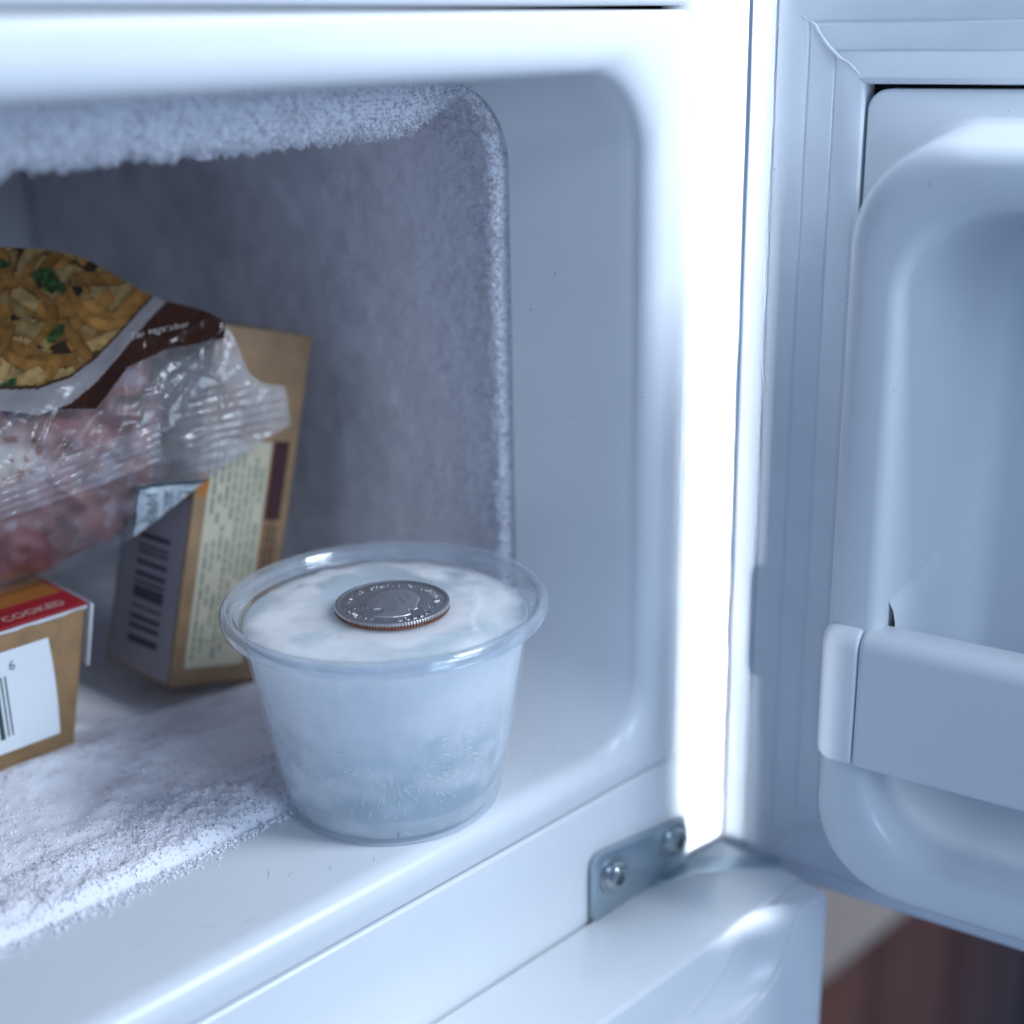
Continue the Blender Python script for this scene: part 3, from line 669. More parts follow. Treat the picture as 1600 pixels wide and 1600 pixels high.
# ---- the coin
coin = thing('quarter_coin', (0, 0, 43.3), 'silver quarter coin with copper edge lying on the ice', 'coin')
ca = math.radians(-44.9); EX = np.array([math.cos(ca), math.sin(ca), 0]); EY = np.array([-math.sin(ca), math.cos(ca), 0])
def cw(x, y, z): return np.outer(x, EX) + np.outer(y, EY) + np.outer(np.asarray(z) + 43.28, [0, 0, 1])
R0 = 12.13; NR = 119; na = NR * 6
aa = np.linspace(0, 2 * math.pi, na, endpoint=False)
reed = 0.5 + 0.5 * np.cos(aa * NR); reed = sstep(0.25, 0.75, reed)
def ring(r, z, k=0.0): return np.stack([(r - k * (1 - reed)) * np.cos(aa), (r - k * (1 - reed)) * np.sin(aa), np.full(na, z)], -1)
def ringmesh(name, rings, mat, parent):
    V = np.stack(rings, 1).reshape(-1, 3); return mesh_obj(name, cw(V[:, 0], V[:, 1], V[:, 2]), grid_faces(na, len(rings), True), mat, parent, autosmooth=35)
ringmesh('copper_core', [ring(0.2, 0.03), ring(R0 - 0.35, 0.03), ring(R0 - 0.12, 0.12, 0.0), ring(R0, 0.28, 0.30), ring(R0, 0.98, 0.30), ring(R0 - 0.6, 1.0)], copper, coin)
ringmesh('nickel_edge', [ring(R0 - 0.6, 0.96), ring(R0 + 0.015, 0.97, 0.30), ring(R0 + 0.015, 1.46, 0.30), ring(R0 - 0.10, 1.64), ring(R0 - 0.25, 1.72), ring(R0 - 0.55, 1.75), ring(R0 - 0.78, 1.70), ring(R0 - 0.95, 1.56), ring(R0 - 1.05, 1.52)], nickel_hi, coin)
# face relief
bust = np.array([(-0.10, 0.62), (-0.26, 0.52), (-0.36, 0.36), (-0.40, 0.20), (-0.47, 0.07), (-0.53, -0.03), (-0.46, -0.06), (-0.44, -0.12), (-0.47, -0.16), (-0.43, -0.20), (-0.45, -0.25), (-0.42, -0.33), (-0.34, -0.38), (-0.20, -0.36), (-0.12, -0.42), (-0.16, -0.54), (-0.28, -0.66), (-0.34, -0.72), (-0.16, -0.77), (0.08, -0.78), (0.30, -0.72), (0.43, -0.62), (0.38, -0.50), (0.36, -0.40), (0.47, -0.42), (0.54, -0.34), (0.50, -0.22), (0.52, -0.02), (0.54, 0.16), (0.49, 0.36), (0.36, 0.54), (0.16, 0.64)]) * 10.6
def poly_sdf(px, py, poly):
    d = np.full(px.shape, 1e9); ins = np.zeros(px.shape, bool); n = len(poly)
    for i in range(n):
        a, b = poly[i], poly[(i + 1) % n]; e = b - a
        t = np.clip(((px - a[0]) * e[0] + (py - a[1]) * e[1]) / (e @ e), 0, 1)
        d = np.minimum(d, np.hypot(px - a[0] - t * e[0], py - a[1] - t * e[1]))
        c = ((a[1] > py) != (b[1] > py)) & (px < (b[0] - a[0]) * (py - a[1]) / (b[1] - a[1] + 1e-12) + a[0]); ins ^= c
    return np.where(ins, d, -d)
rr_ = np.linspace(0.05, R0 - 0.95, 110); ta = np.linspace(0, 2 * math.pi, 320, endpoint=False)
gx = np.outer(np.cos(ta), rr_); gy = np.outer(np.sin(ta), rr_)
sd = poly_sdf(gx, gy, bust)
hgt = 0.20 * sstep(-0.06, 0.28, sd) + 0.12 * sstep(0.3, 2.6, sd)
hair = sstep(-0.25, 0.05, gx / 10.6 + 0.35 * (gy / 10.6) - 0.02) * sstep(-0.42, -0.25, gy / 10.6) + sstep(0.34, 0.5, gy / 10.6)
hgt += np.clip(hair, 0, 1) * sstep(0.1, 0.6, sd) * (0.07 + 0.018 * np.sin(gx * 3.2 + gy * 1.3 + 2.2 * vnoise(gx / 2, gy / 2, 0, 41)))
for (ex, ey, er, eh) in ((-0.33, 0.10, 0.06, -0.10), (-0.22, -0.02, 0.13, 0.05), (-0.36, 0.17, 0.06, 0.05), (0.02, -0.02, 0.06, 0.06), (-0.38, -0.16, 0.04, -0.05), (-0.25, -0.24, 0.12, 0.04)):
    hgt += eh * np.exp(-(((gx / 10.6 - ex) ** 2 + (gy / 10.6 - ey) ** 2) / er ** 2)) * (sd > 0)
collar = np.exp(-((gy / 10.6 + 0.55 - 0.45 * (gx / 10.6 - 0.1)) / 0.025) ** 2) * sstep(0.1, 0.6, sd); hgt += 0.05 * collar
hgt -= 0.05 * np.exp(-((sd + 0.08) / 0.13) ** 2)
hgt = 1.44 + hgt * 1.1
face = mesh_obj('obverse_face', cw(gx.reshape(-1), gy.reshape(-1), hgt.reshape(-1)), grid_faces(320, 110, True)[:, ::-1], nickel, coin)
dv = face.data.attributes.new('device_light', 'FLOAT', 'POINT'); dv.data.foreach_set('value', (sstep(-0.05, 0.2, sd) * (0.85 + 0.12 * np.clip(hair, 0, 1) * np.sin(gx * 2.4 + gy * 1.6))).reshape(-1).astype(np.float32))  # bust and hair strands lightened in colour, as if the relief caught light
_nt = nickel.node_tree; _p = [n for n in _nt.nodes if n.type == 'BSDF_PRINCIPLED'][0]; _src = _p.inputs['Base Color'].links[0].from_socket
_at = N(_nt, 'ShaderNodeAttribute', attribute_name='device_light'); _mx = N(_nt, 'ShaderNodeMix', data_type='RGBA', inp={7: (0.86, 0.85, 0.86, 1)})
_ml = N(_nt, 'ShaderNodeMath', operation='MULTIPLY'); _ml.inputs[1].default_value = 0.5; _nt.links.new(_at.outputs['Fac'], _ml.inputs[0])
_nt.links.new(_ml.outputs[0], _mx.inputs[0]); _nt.links.new(_src, _mx.inputs[6]); _nt.links.new(_mx.outputs[2], _p.inputs['Base Color'])
LV = []; LF = []; ln_ = 0
def add_glyph(ch, cx, cy, rot, h, lift=1.46, ext=0.20):
    global ln_
    if ch == ' ': return
    v, f, w = glyph(ch); q = v * h; c, s_ = math.cos(rot), math.sin(rot)
    x = cx + q[:, 0] * c - q[:, 1] * s_; y = cy + q[:, 0] * s_ + q[:, 1] * c
    n = len(v)
    LV.append(cw(x, y, np.full(n, lift + ext))); LF.extend([[i + ln_ for i in p] for p in f]); ln_ += n
    # skirts down to the field
    ec = {}
    for p in f:
        for i in range(len(p)):
            e = (p[i], p[(i + 1) % len(p)]); ec[tuple(sorted(e))] = ec.get(tuple(sorted(e)), []) + [e]
    LV.append(cw(x * 1.0, y * 1.0, np.full(n, lift - 0.02))); top = ln_ - n
    for k, es in ec.items():
        if len(es) == 1:
            a, b = es[0]; LF.append([top + b, top + a, ln_ + a, ln_ + b])
    ln_ += n
def arc_text(txt, r, mid, step, h, inward):
    n = len(txt)
    for i, ch in enumerate(txt):
        t = (i - (n - 1) / 2) * step
        if inward:   # bottom text, tops towards the centre
            a = math.radians(mid + t); add_glyph(ch, r * math.cos(a), r * math.sin(a), a + math.pi / 2, h)
        else:
            a = math.radians(mid - t); add_glyph(ch, r * math.cos(a), r * math.sin(a), a - math.pi / 2, h)
arc_text('UNITED STATES OF AMERICA', 8.9, 90, 7.6, 1.55, False)
arc_text('QUARTER DOLLAR', 10.45, 270, 8.8, 1.75, True)
for i, ch in enumerate('LIBERTY'): add_glyph(ch, -9.6 + i * 0.92, -3.4, 0, 1.15)
for j, line in enumerate(('IN', 'GOD WE', 'TRUST')):
    for i, ch in enumerate(line): add_glyph(ch, 7.9 + (i - (len(line) - 1) / 2) * 0.72, -1.2 - j * 0.95, 0, 0.85)
add_glyph('D', 7.2, -4.9, 0, 0.8)
mesh_obj('lettering', np.concatenate(LV), LF, nickel_hi, coin, smooth=False)

# ------------------------------------------------------------------ cartons
# front carton: kraft tray box with flared side, red printed lid edge
bx1 = thing('meal_carton', (-75, 95, 0), 'kraft brown meal carton with red lid band and white barcode label', 'carton')
fy1 = 71.0; zb, zt = 1.0, 35.0
def carton_hull(name, pts, mat, parent, bev=0.5):
    bm = bmesh.new(); vv = [bm.verts.new(p) for p in pts]
    for q in ((0, 1, 2, 3), (7, 6, 5, 4), (0, 4, 5, 1), (1, 5, 6, 2), (2, 6, 7, 3), (3, 7, 4, 0)): bm.faces.new([vv[i] for i in q])
    bmesh.ops.recalc_face_normals(bm, faces=bm.faces)
    bmesh.ops.bevel(bm, geom=bm.edges[:], offset=bev, segments=2, affect='EDGES', profile=0.5)
    return bm_obj(name, bm, mat, parent)
carton_hull('carton_body', [(-140, fy1, zb), (-40.4, fy1, zb), (-33.4, fy1, zt - 0.9), (-147, fy1, zt - 0.9), (-140, 128, zb), (-40.4, 128, zb), (-33.4, 128, zt - 0.9), (-147, 128, zt - 0.9)], kraft, bx1)
carton_hull('lid', [(-147.4, fy1 - 0.25, zt - 0.85), (-33.0, fy1 - 0.25, zt - 0.85), (-32.9, fy1 - 0.2, zt), (-147.5, fy1 - 0.2, zt), (-147.4, 128.3, zt - 0.85), (-33.0, 128.3, zt - 0.85), (-32.9, 128.3, zt), (-147.5, 128.3, zt)], red_print, bx1, 0.25)
def quad(name, p, mat, parent, n=1): return mesh_obj(name, p, [[0, 1, 2, 3]], mat, parent, smooth=False)
box('orange_band', (-146.5, 81.5, zt - 0.2), (-34.0, 127.5, zt + 0.12), orange_print, bx1, bevel=0.05)
# torn pale edge of the board under the lid
ev_ = []; ef = []
xs = np.linspace(-140, -33.2, 120)
for i, x in enumerate(xs):
    w = 0.55 + 0.30 * vnoise(np.array([x / 3]), np.array([0.0]), 0, 51)[0]
    ev_ += [(x, fy1 - 0.32, zt - 0.75), (x, fy1 - 0.30, zt - 0.85 - w)]
ef = [[2 * i, 2 * i + 2, 2 * i + 3, 2 * i + 1] for i in range(len(xs) - 1)]
mesh_obj('board_edge', ev_, ef, board_white, bx1, smooth=False)
# side flap standing a little off the carton
carton_hull('side_flap', [(-34.6, fy1 + 0.4, 19), (-34.0, fy1 + 0.4, 19), (-31.3, fy1 - 0.2, zt - 1.0), (-32.0, fy1 - 0.2, zt - 0.6), (-34.6, 118, 19), (-34.0, 118, 19), (-31.3, 118, zt - 1.0), (-32.0, 118, zt - 0.6)], board_white, bx1, 0.12)
# white label wrapped on the front, slightly bowed
lv = []; nx_ = 30
for i in range(nx_):
    t = i / (nx_ - 1)
    for k in range(8):
        q = k / 7; x = -78 + t * (78 - 43.6 - 0.9 * math.sin(q * math.pi * 0.9) * -0.6) ; lv.append((x, fy1 - 0.22 - 0.05 * math.sin(t * 3), 5.2 + q * 24.2))
mesh_obj('barcode_label', lv, grid_faces(nx_, 8), sticker_white, bx1)
for x, w, z0 in ((-54.7, 0.38, 9), (-55.7, 0.38, 9), (-57.1, 1.1, 8.6), (-58.6, 0.5, 9), (-60.2, 0.9, 9), (-61.8, 0.4, 9), (-63.3, 1.3, 9), (-65.4, 0.5, 9), (-67.2, 0.9, 9), (-69.0, 0.4, 9)):
    quad('barcode_bar', [(x - w / 2, fy1 - 0.34, z0), (x + w / 2, fy1 - 0.34, z0), (x + w / 2, fy1 - 0.34, 23.6), (x - w / 2, fy1 - 0.34, 23.6)], ink, bx1)
tv, tf, tw = text_flat('6', 3.2); mesh_obj('digit', [(-53.4 + a, fy1 - 0.34, 24.6 + b) for a, b in tv], tf, ink, bx1, smooth=False)
tv, tf, tw = text_flat('DAY COOKED', 4.4, 0.10, 0.80); mesh_obj('lid_lettering', [(-36.6 - tw + a, fy1 + 2.2 + b, zt + 0.06) for a, b in tv], tf, ink_pale, bx1, smooth=False)

# tall carton leaning behind: local frame x = width, y = depth, z = height
bx2 = thing('tall_carton', (-18, 78, 1), 'tall kraft carton with cream text panel leaning behind the cup', 'carton')
yaw, roll = math.radians(4.73), math.radians(15.63)
MB = Matrix.Rotation(yaw, 4, 'Z') @ Matrix.Rotation(roll, 4, 'Y'); MB.translation = Vector((-17.99, 64.3, 9.6))
W2, H2, D2 = 30.1, 88.4, 26.4
box('carton_body', (0, 0, 0), (W2, D2, H2), kraft_dark, bx2, bevel=0.5, xf=MB)
def on2(name, pts, mat): return mesh_obj(name, [tuple(MB @ Vector(p)) for p in pts], [[0, 1, 2, 3]], mat, bx2, smooth=False)
def rect_f(name, x0, x1, z0, z1, mat, off=0.12): return on2(name, [(x0, -off, z0), (x1, -off, z0), (x1, -off, z1), (x0, -off, z1)], mat)
def rect_s(name, y0, y1, z0, z1, mat, off=0.12): return on2(name, [(-off, y1, z0), (-off, y0, z0), (-off, y0, z1), (-off, y1, z1)], mat)
rect_f('cream_panel', 3.6, 21.6, 4.6, 61.0, cream)
rect_f('maroon_block', 22.4, 27.4, 41.5, 61.5, maroon)
# vertical rows of fine print
tvv = []; tff = []; k0 = 0
for c in range(8):
    x = 5.0 + c * 2.05; z = 6.5 + (c % 3) * 2
    while z < 57:
        L_ = rng.uniform(1.0, 4.2)
        if rng.random() < 0.86:
            w = rng.uniform(0.55, 0.85); tvv += [(x, -0.2, z), (x + w, -0.2, z), (x + w, -0.2, z + L_), (x, -0.2, z + L_)]; tff.append([k0, k0 + 1, k0 + 2, k0 + 3]); k0 += 4
        z += L_ + rng.uniform(0.35, 0.7)
        if c in (2, 5) and rng.random() < 0.05: z += 8
o = mesh_obj('fine_print', [tuple(MB @ Vector(p)) for p in tvv], tff, ink_green, bx2, smooth=False); o['kind'] = 'stuff'
tvv = []; tff = []; k0 = 0
for c in range(3):
    x = 23.2 + c * 1.5; z = 14.0
    while z < 40:
        L_ = rng.uniform(0.6, 2.2); tvv += [(x, -0.16, z), (x + 0.7, -0.16, z), (x + 0.7, -0.16, z + L_), (x, -0.16, z + L_)]; tff.append([k0, k0 + 1, k0 + 2, k0 + 3]); k0 += 4; z += L_ + 0.45
o = mesh_obj('fine_print', [tuple(MB @ Vector(p)) for p in tvv], tff, maroon, bx2, smooth=False); o['kind'] = 'stuff'
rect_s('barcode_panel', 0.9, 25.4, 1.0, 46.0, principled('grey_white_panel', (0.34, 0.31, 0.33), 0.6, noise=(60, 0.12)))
z = 7.5
while z < 34:
    h = rng.choice([0.7, 1.2, 1.9, 3.0], p=[.35, .3, .2, .15]); rect_s('barcode_bar', 6.5, 18.5, z, z + h, ink_grey, 0.2); z += h + rng.choice([0.7, 1.1, 1.7])
# orange emblem on the edge
v, f = lathe([(0, 0), (3.0, 0)], 30); mesh_obj('orange_dot', [tuple(MB @ Vector((2.0 + a[0] * 0.62, -0.16, 50 + a[1]))) for a in v], f, orange_print, bx2, smooth=False)

# ------------------------------------------------------------------ the bag lying on the carton
BAGT = np.array([
    [(-55.1,116.0,116.9),(-39.1,110.0,114.8),(-27.8,102.0,113.2),(-15.3,90.0,110.6),(-4.6,76.0,101.5),(4.3,62.5,96.2),(8.9,58.0,82.7),(17.1,57.0,78.9)],
    [(-66.6,92.0,103.2),(-50.0,90.0,100.9),(-37.5,86.0,99.6),(-22.8,79.0,98.2),(-9.6,69.0,94.5),(1.9,60.0,89.4),(8.7,57.0,80.2),(17.1,56.5,76.8)],
    [(-73.8,80.0,87.3),(-57.7,78.0,85.2),(-45.0,75.0,84.2),(-29.6,70.0,83.9),(-14.4,63.0,84.4),(-0.8,58.5,81.1),(8.4,56.5,76.6),(17.0,56.0,74.2)],
    [(-79.1,74.0,69.3),(-63.0,72.0,67.9),(-49.9,70.0,67.2),(-34.1,67.0,67.8),(-19.2,62.0,69.9),(-3.2,59.0,70.8),(8.6,57.0,72.5),(17.2,56.0,71.8)],
    [(-80.3,80.0,48.4),(-63.5,78.0,47.6),(-49.5,76.0,49.4),(-34.5,73.0,52.2),(-20.4,66.0,57.2),(-4.2,60.0,65.0),(8.8,57.5,69.2),(17.7,56.5,70.4)],
    [(-79.1,90.0,33.1),(-61.1,88.0,34.4),(-46.6,86.0,36.6),(-32.1,82.0,39.4),(-19.3,72.0,46.5),(-4.2,62.0,59.2),(8.7,58.0,66.3),(18.1,57.0,69.2)]])
# artwork coordinates of the same control points (the flat print design, arbitrary units)
ARTU = np.array([[-230,-100,0,120,240,345,396,446],[-230,-100,0,120,240,345,400,449],[-230,-100,0,120,240,340,402,452],[-230,-100,0,115,225,330,403,454],[-230,-100,0,105,212,324,404,455],[-230,-100,0,100,205,320,403,456]], float)
ARTV = np.array([[372,378,385,400,462,500,588,604],[500,500,500,500,520,550,606,618],[640,635,628,615,600,610,630,635],[790,775,760,735,705,680,656,650],[930,905,870,830,785,718,676,658],[1010,968,932,892,842,752,694,664]], float)
def cr_w(t, n):
    """Catmull-Rom weights matrix for parameters t in [0,n-1]"""
    W = np.zeros((len(t), n)); i = np.clip(np.floor(t).astype(int), 0, n - 2); f = t - i
    ws = (-0.5 * f + f ** 2 - 0.5 * f ** 3, 1 - 2.5 * f ** 2 + 1.5 * f ** 3, 0.5 * f + 2 * f ** 2 - 1.5 * f ** 3, -0.5 * f ** 2 + 0.5 * f ** 3)
    for k in range(4):
        np.add.at(W, (np.arange(len(t)), np.clip(i + k - 1, 0, n - 1)), ws[k])
    return W
NU, NV = 420, 340
tu = np.linspace(0, 7, NU); tv_ = np.linspace(0, 5, NV)
WU = cr_w(tu, 8); WV = cr_w(tv_, 6)
F3 = np.einsum('iu,jv,vuc->ijc', WU, WV, BAGT); AU = WU @ ARTU.T @ WV.T; AV = WU @ ARTV.T @ WV.T
gu = np.gradient(F3, axis=0); gv_ = np.gradient(F3, axis=1); nrm = np.cross(gu, gv_); nrm /= np.linalg.norm(nrm, axis=2)[..., None] + 1e-9
if nrm[NU // 2, NV // 2, 1] > 0: nrm = -nrm
UU, VV = np.meshgrid(tu / 7, tv_ / 5, indexing='ij')
# crinkles: broad lumps plus sharp fold ridges, sharper in the clear film
def ridged(x, y, seed): return 1 - np.abs(vnoise(x, y, 0, seed)) * 2
clear = sstep(0, 1, np.zeros_like(AU))
swoosh = 640 - 0.0 * AU
def swoosh_line(u):   # lower edge of the printed picture in artwork units
    return np.interp(u, [-230, -60, 0, 60, 110, 150, 190, 225, 250, 300], [640, 640, 640, 648, 630, 596, 552, 510, 480, 430])
dsw = swoosh_line(AU) - AV           # >0 above the line: printed picture
printed = dsw > 0
brown_low = np.interp(AU, [150, 200, 260, 345], [640, 575, 545, 530])
is_brown = (~printed) & (AV < brown_low) & (AU > 60) & (AU < 352)
filmy = (~printed) & (~is_brown)
filmw = sstep(-20, 30, -dsw)
disp = 1.4 * fbm(AU / 70, AV / 60, 0, 3, 61) + filmw * (1.0 * np.clip(ridged(AU / 62 + AV / 90, AV / 75 - AU / 140, 63) - 0.55, 0, 1) + 0.45 * np.clip(ridged(AU / 30, AV / 44 + AU / 60, 64) - 0.6, 0, 1))
# fin seal ridges crossing the lower part, and crimps at the right end
seal = 780 - (AU) * 0.36; ds = AV - seal
sealm = sstep(-36, -28, ds) * (1 - sstep(28, 36, ds)) * (AU < 250)
disp += sealm * (0.7 + 0.13 * np.sin(ds * 0.52 + 1.0 * vnoise(AU / 40, AV / 40, 0, 66)) + 0.05 * np.sin(ds * 1.1))
tip = sstep(255, 330, AU)
disp += tip * 0.15 * np.sin((AV - 640 + 0.22 * (AU - 400)) * 0.42 + 1.5 * vnoise(AU / 50, AV / 30, 0, 67)) * sstep(-60, -10, AV - 640 + 0.2 * (AU - 400))
edge_f = np.clip(np.minimum(np.minimum(VV, 1 - VV) * 12, (1 - UU) * 12), 0, 1)
F = F3 + nrm * (disp * (0.25 + 0.75 * edge_f))[..., None]
def lift(P):
    on = (P[..., 0] < -30) & (P[..., 1] > 69.5); P[..., 2] = np.where(on, np.maximum(P[..., 2], 35.9), P[..., 2]); return P
F = lift(F)
# printed artwork colours
col = np.zeros((NU, NV, 4), np.float32); alpha = np.zeros((NU, NV), np.float32)
pic = np.zeros((NU, NV, 3)); pic[:] = (0.035, 0.018, 0.008)
prng = np.random.default_rng(12)
pic += (0.05 * np.clip(fbm(AU / 25, AV / 25, 0, 3, 71), 0, 1))[..., None] * np.array([1, .7, .3])
for i in range(210):
    cx, cy = prng.uniform(-230, 300), prng.uniform(370, 660); th = prng.normal(-0.5, 0.8); Ln = prng.uniform(28, 62); wd = prng.uniform(9, 15); bend = prng.normal(0, 0.006)
    dx, dy = AU - cx, AV - cy; a = dx * math.cos(th) + dy * math.sin(th); b = -dx * math.sin(th) + dy * math.cos(th) - bend * a * a
    m = (np.abs(a) < Ln) & (np.abs(b) < wd * (1 - 0.25 * (a / Ln) ** 2))
    q = np.clip(b / wd, -1, 1); lit = 0.35 + 0.65 * np.sqrt(np.clip(1 - (q + 0.25) ** 2 / 1.5, 0, 1)); lit = lit * (1 - 0.35 * np.abs(q) ** 6)
    tone = prng.uniform(0.55, 1.0); c = np.array((0.47, 0.215, 0.05)) * tone if prng.random() < 0.72 else np.array((0.54, 0.34, 0.125)) * tone
    pic = np.where(m[..., None], c * lit[..., None] * (0.9 + 0.25 * vnoise(AU / 9, AV / 9, i, 73))[..., None], pic)
for cx, cy, rx, ry, th in ((78, 440, 26, 15, 0.5), (-10, 408, 22, 10, 0.2), (88, 520, 20, 9, -0.8), (-120, 520, 30, 14, 0.4), (12, 600, 16, 8, -0.6), (150, 560, 10, 16, 0.1)):
    dx, dy = AU - cx, AV - cy; a = dx * math.cos(th) + dy * math.sin(th); b = -dx * math.sin(th) + dy * math.cos(th)
    m = (a / rx) ** 2 + (b / ry) ** 2 < 1 + 0.5 * vnoise(AU / 8, AV / 8, 0, 77)
    g = np.array((0.045, 0.085, 0.022)) if rx > 15 else np.array((0.10, 0.035, 0.015))
    pic = np.where(m[..., None], g * (0.8 + 0.5 * vnoise(AU / 6, AV / 6, 0, 78))[..., None], pic)
col[..., :3] = pic; alpha[:] = 1
band = (dsw > 0) & (dsw < 34 + 6 * np.sin(AU / 60))
col[band, :3] = (0.30, 0.27, 0.27)
thin = (dsw >= 34 + 6 * np.sin(AU / 60)) & (dsw < 40 + 6 * np.sin(AU / 60)); col[thin, :3] = (0.06, 0.03, 0.015)
bt = (0.75 + 0.5 * vnoise(AU / 40, AV / 40, 0, 81))[..., None]
col[..., :3] = np.where(is_brown[..., None], np.array((0.050, 0.016, 0.009)) * bt, col[..., :3])
alpha[filmy] = 0
hz = 0.10 + 0.10 * fbm(AU / 30, AV / 24, 0, 3, 83) + 0.14 * sealm + 0.10 * sstep(300, 420, AU); alpha[filmy] = np.clip(hz, 0.05, 0.6)[filmy]
milk = np.array((0.62, 0.60, 0.63)); col[..., :3] = np.where(filmy[..., None], milk, col[..., :3])
# white printed corner panel with its teal border and rows of dark print
pu, pv = AU, AV
panel = (pv > 757 - 0.10 * (pu - 215)) & (pu > 213 - 0.10 * (pv - 757)) & (pu < 345)
border = panel & ((pv < 763 - 0.10 * (pu - 215)) | (pu < 217 - 0.10 * (pv - 757)))
alpha[panel] = 1; col[panel, :3] = (0.52, 0.56, 0.60); col[border, :3] = (0.04, 0.07, 0.08)
for x0, x1, z0 in ((228, 246, 770), (256, 270, 768), (278, 300, 767)):
    for k in range(9):
        b0 = z0 + k * 6.2; m = panel & (pu > x0) & (pu < x1) & (pv > b0) & (pv < b0 + 3.6) & (vnoise(pu / 5, pv / 5, k, 85) > -0.45); col[m, :3] = (0.07, 0.11, 0.11)
col[..., 3] = alpha
def bag_material(name):
    m, nt, out = new_mat(name); L = nt.links
    at = N(nt, 'ShaderNodeAttribute', attribute_name='print'); tc = N(nt, 'ShaderNodeTexCoord')
    nb = N(nt, 'ShaderNodeTexNoise', inp={'Scale': 130.0, 'Detail': 5.0, 'Roughness': 0.6, 'Distortion': 1.2}); L.new(tc.outputs['Object'], nb.inputs['Vector'])
    b = N(nt, 'ShaderNodeBump', inp={'Strength': 0.12, 'Distance': 0.001}); L.new(nb.outputs[0], b.inputs['Height'])
    df = N(nt, 'ShaderNodeBsdfDiffuse'); L.new(at.outputs['Color'], df.inputs[0])
    tr = N(nt, 'ShaderNodeBsdfTransparent', inp={0: (0.95, 0.95, 0.97, 1)})
    m1 = N(nt, 'ShaderNodeMixShader'); L.new(at.outputs['Alpha'], m1.inputs[0]); L.new(tr.outputs[0], m1.inputs[1]); L.new(df.outputs[0], m1.inputs[2])
    gl = N(nt, 'ShaderNodeBsdfGlossy', inp={0: (1, 1, 1, 1), 1: 0.19}); L.new(b.outputs[0], gl.inputs['Normal'])
    fr_ = thin_fresnel(nt, 1.42); L.new(b.outputs[0], fr_.inputs['Normal'])
    m2 = N(nt, 'ShaderNodeMixShader'); L.new(fr_.outputs[0], m2.inputs[0]); L.new(m1.outputs[0], m2.inputs[1]); L.new(gl.outputs[0], m2.inputs[2]); L.new(m2.outputs[0], out.inputs[0])
    return m
bag = thing('frozen_meal_bag', (-50, 88, 36), 'clear plastic frozen pasta bag with brown print lying on the cartons', 'bag')
bag_mat = bag_material('printed_film')
bo = mesh_obj('film_front', F.reshape(-1, 3), grid_faces(NU, NV)[:, ::-1], bag_mat, bag)
ca_ = bo.data.color_attributes.new('print', 'FLOAT_COLOR', 'POINT'); ca_.data.foreach_set('color', col.reshape(-1))
# back of the bag, pushed away from the front by the fill
st = 3; Fb = F[::st, ::st].copy(); ub, vb = UU[::st, ::st], VV[::st, ::st]
fill = np.clip(1 - sstep(0.50, 0.70, ub), 0, 1) * np.clip(1 - np.abs(2 * vb - 1) ** 2.6, 0, 1)
Fb[..., 1] += 0.7 + 4.5 * (1 - sstep(0.62, 0.74, ub)) + 20 * fill; Fb[..., 2] -= 2.0 * fill
Fb = lift(Fb)
back_mat = plastic_film('bag_back_film', (0.93, 0.93, 0.95), 0.28, 0.2)
mesh_obj('film_back', Fb.reshape(-1, 3), grid_faces(Fb.shape[0], Fb.shape[1]), back_mat, bag)
# frozen contents pressing against the film
m_, nt_, out_ = new_mat('frozen_contents'); L_ = nt_.links
p_ = N(nt_, 'ShaderNodeBsdfPrincipled', inp={'Roughness': 0.45, 'Subsurface Weight': 0.3, 'Subsurface Scale': 0.002}); L_.new(p_.outputs[0], out_.inputs[0])
a_ = N(nt_, 'ShaderNodeAttribute', attribute_name='food'); L_.new(a_.outputs['Color'], p_.inputs['Base Color'])
cu = F3[:, :, :][::2, ::2]; au, av = AU[::2, ::2], AV[::2, ::2]; cn = nrm[::2, ::2]
lump = np.clip(vnoise(au / 46, av / 40, 0, 91) * 0.8 + 0.6 * vnoise(au / 22, av / 22, 0, 92), -1, 1)
inset = 1.4 + 1.3 * (1 - lump) + 14 * sstep(230, 340, au)
cpos = cu + np.array([0.0, 1.0, 0.0]) * inset[..., None] - 0.4 * cn * inset[..., None]
cpos = lift(cpos); cpos[..., 2] += 0.3
keep = UU[::2, ::2] < 0.70
fc = np.zeros(au.shape + (4,), np.float32); fc[..., 3] = 1
base = np.array((0.27, 0.115, 0.10)); fc[..., :3] = base * (1 + 0.35 * vnoise(au / 30, av / 30, 0, 93))[..., None]
fr1 = sstep(0.0, 0.5, fbm(au / 26, av / 26, 0, 4, 94)); fc[..., :3] = fc[..., :3] * (1 - 0.55 * fr1[..., None]) + np.array((0.50, 0.46, 0.50)) * 0.55 * fr1[..., None]
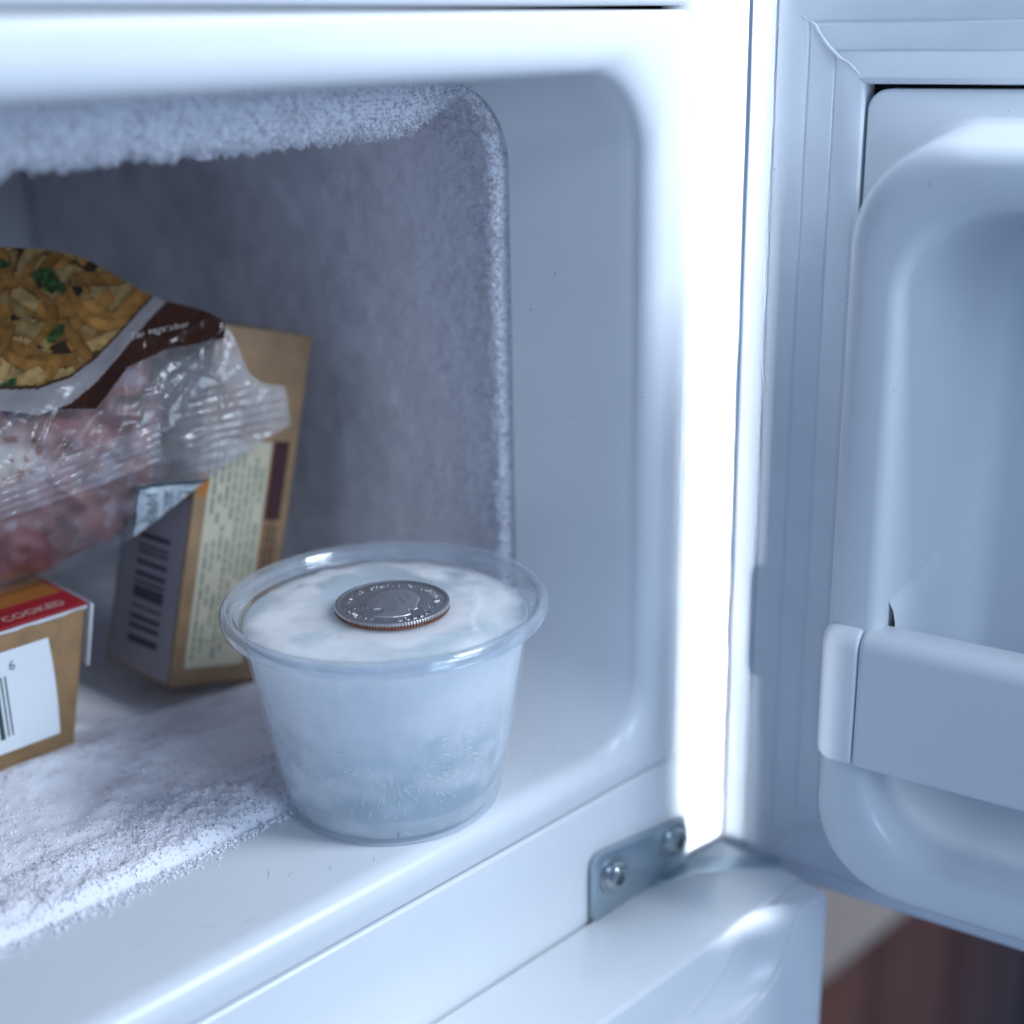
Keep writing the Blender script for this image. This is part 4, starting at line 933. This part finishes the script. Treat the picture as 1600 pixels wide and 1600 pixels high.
w1 = np.exp(-(((au - 20) / 58) ** 2 + ((av - 725) / 38) ** 2)); fc[..., :3] = fc[..., :3] * (1 - w1[..., None]) + np.array((0.62, 0.57, 0.48)) * w1[..., None]
sp = (vnoise(au / 11, av / 11, 0, 95) > 0.55) & (w1 > 0.25); fc[sp, :3] = (0.30, 0.11, 0.05)
rd = np.exp(-(((au - 40) / 80) ** 2 + ((av - 880) / 30) ** 2)); fc[..., :3] = fc[..., :3] * (1 - 0.4 * rd[..., None]) + np.array((0.26, 0.05, 0.06)) * 0.4 * rd[..., None]
gr = sstep(0.25, 0.5, vnoise(au / 34, av / 30, 0, 97)) * (au > 180); fc[..., :3] = fc[..., :3] * (1 - 0.6 * gr[..., None]) + np.array((0.08, 0.11, 0.09)) * 0.6 * gr[..., None]
nu2, nv2 = au.shape; ff = grid_faces(nu2, nv2); kp = keep.reshape(-1); ff = ff[kp[ff].all(1)]
fo = mesh_obj('frozen_contents', cpos.reshape(-1, 3), ff, m_, bag)
ca_ = fo.data.color_attributes.new('food', 'FLOAT_COLOR', 'POINT'); ca_.data.foreach_set('color', fc.reshape(-1))
# two lines of small white lettering on the brown band, laid on the film
def on_bag(u, v, lift=0.35):
    d = (AU - u) ** 2 + (AV - v) ** 2; i, j = np.unravel_index(np.argmin(d), d.shape)
    return F[i, j] + nrm[i, j] * lift
tv2, tf2, tw2 = text_flat('The vegetables', 15, 0.10, 0.95); sc_ = 92 / tw2
pts = [on_bag(203 + a * sc_ + b * 0.10, 534 - a * sc_ * 0.27 - b) for a, b in tv2]
mesh_obj('bag_lettering', pts, tf2, ink_pale, bag, smooth=False)

# ------------------------------------------------------------------ dark furniture seen below the door
cab = thing('wooden_side_cabinet', (520, 240, -900), 'dark brown wooden cabinet with pale worktop beyond the fridge', 'cabinet')
box('worktop', (330, 112, -312), (900, 480, -300), grey_top, cab, bevel=1.5)
x = 332.0
for i, w in enumerate((44, 52, 47, 50, 56, 60, 70, 80, 100)):
    box('board', (x, 118 + (i % 2) * 1.5, -900), (x + w - 1.5, 470, -312.5), wood[(0, 0, 1, 1, 2, 3, 4, 4, 4)[i]], cab, bevel=0.8); x += w
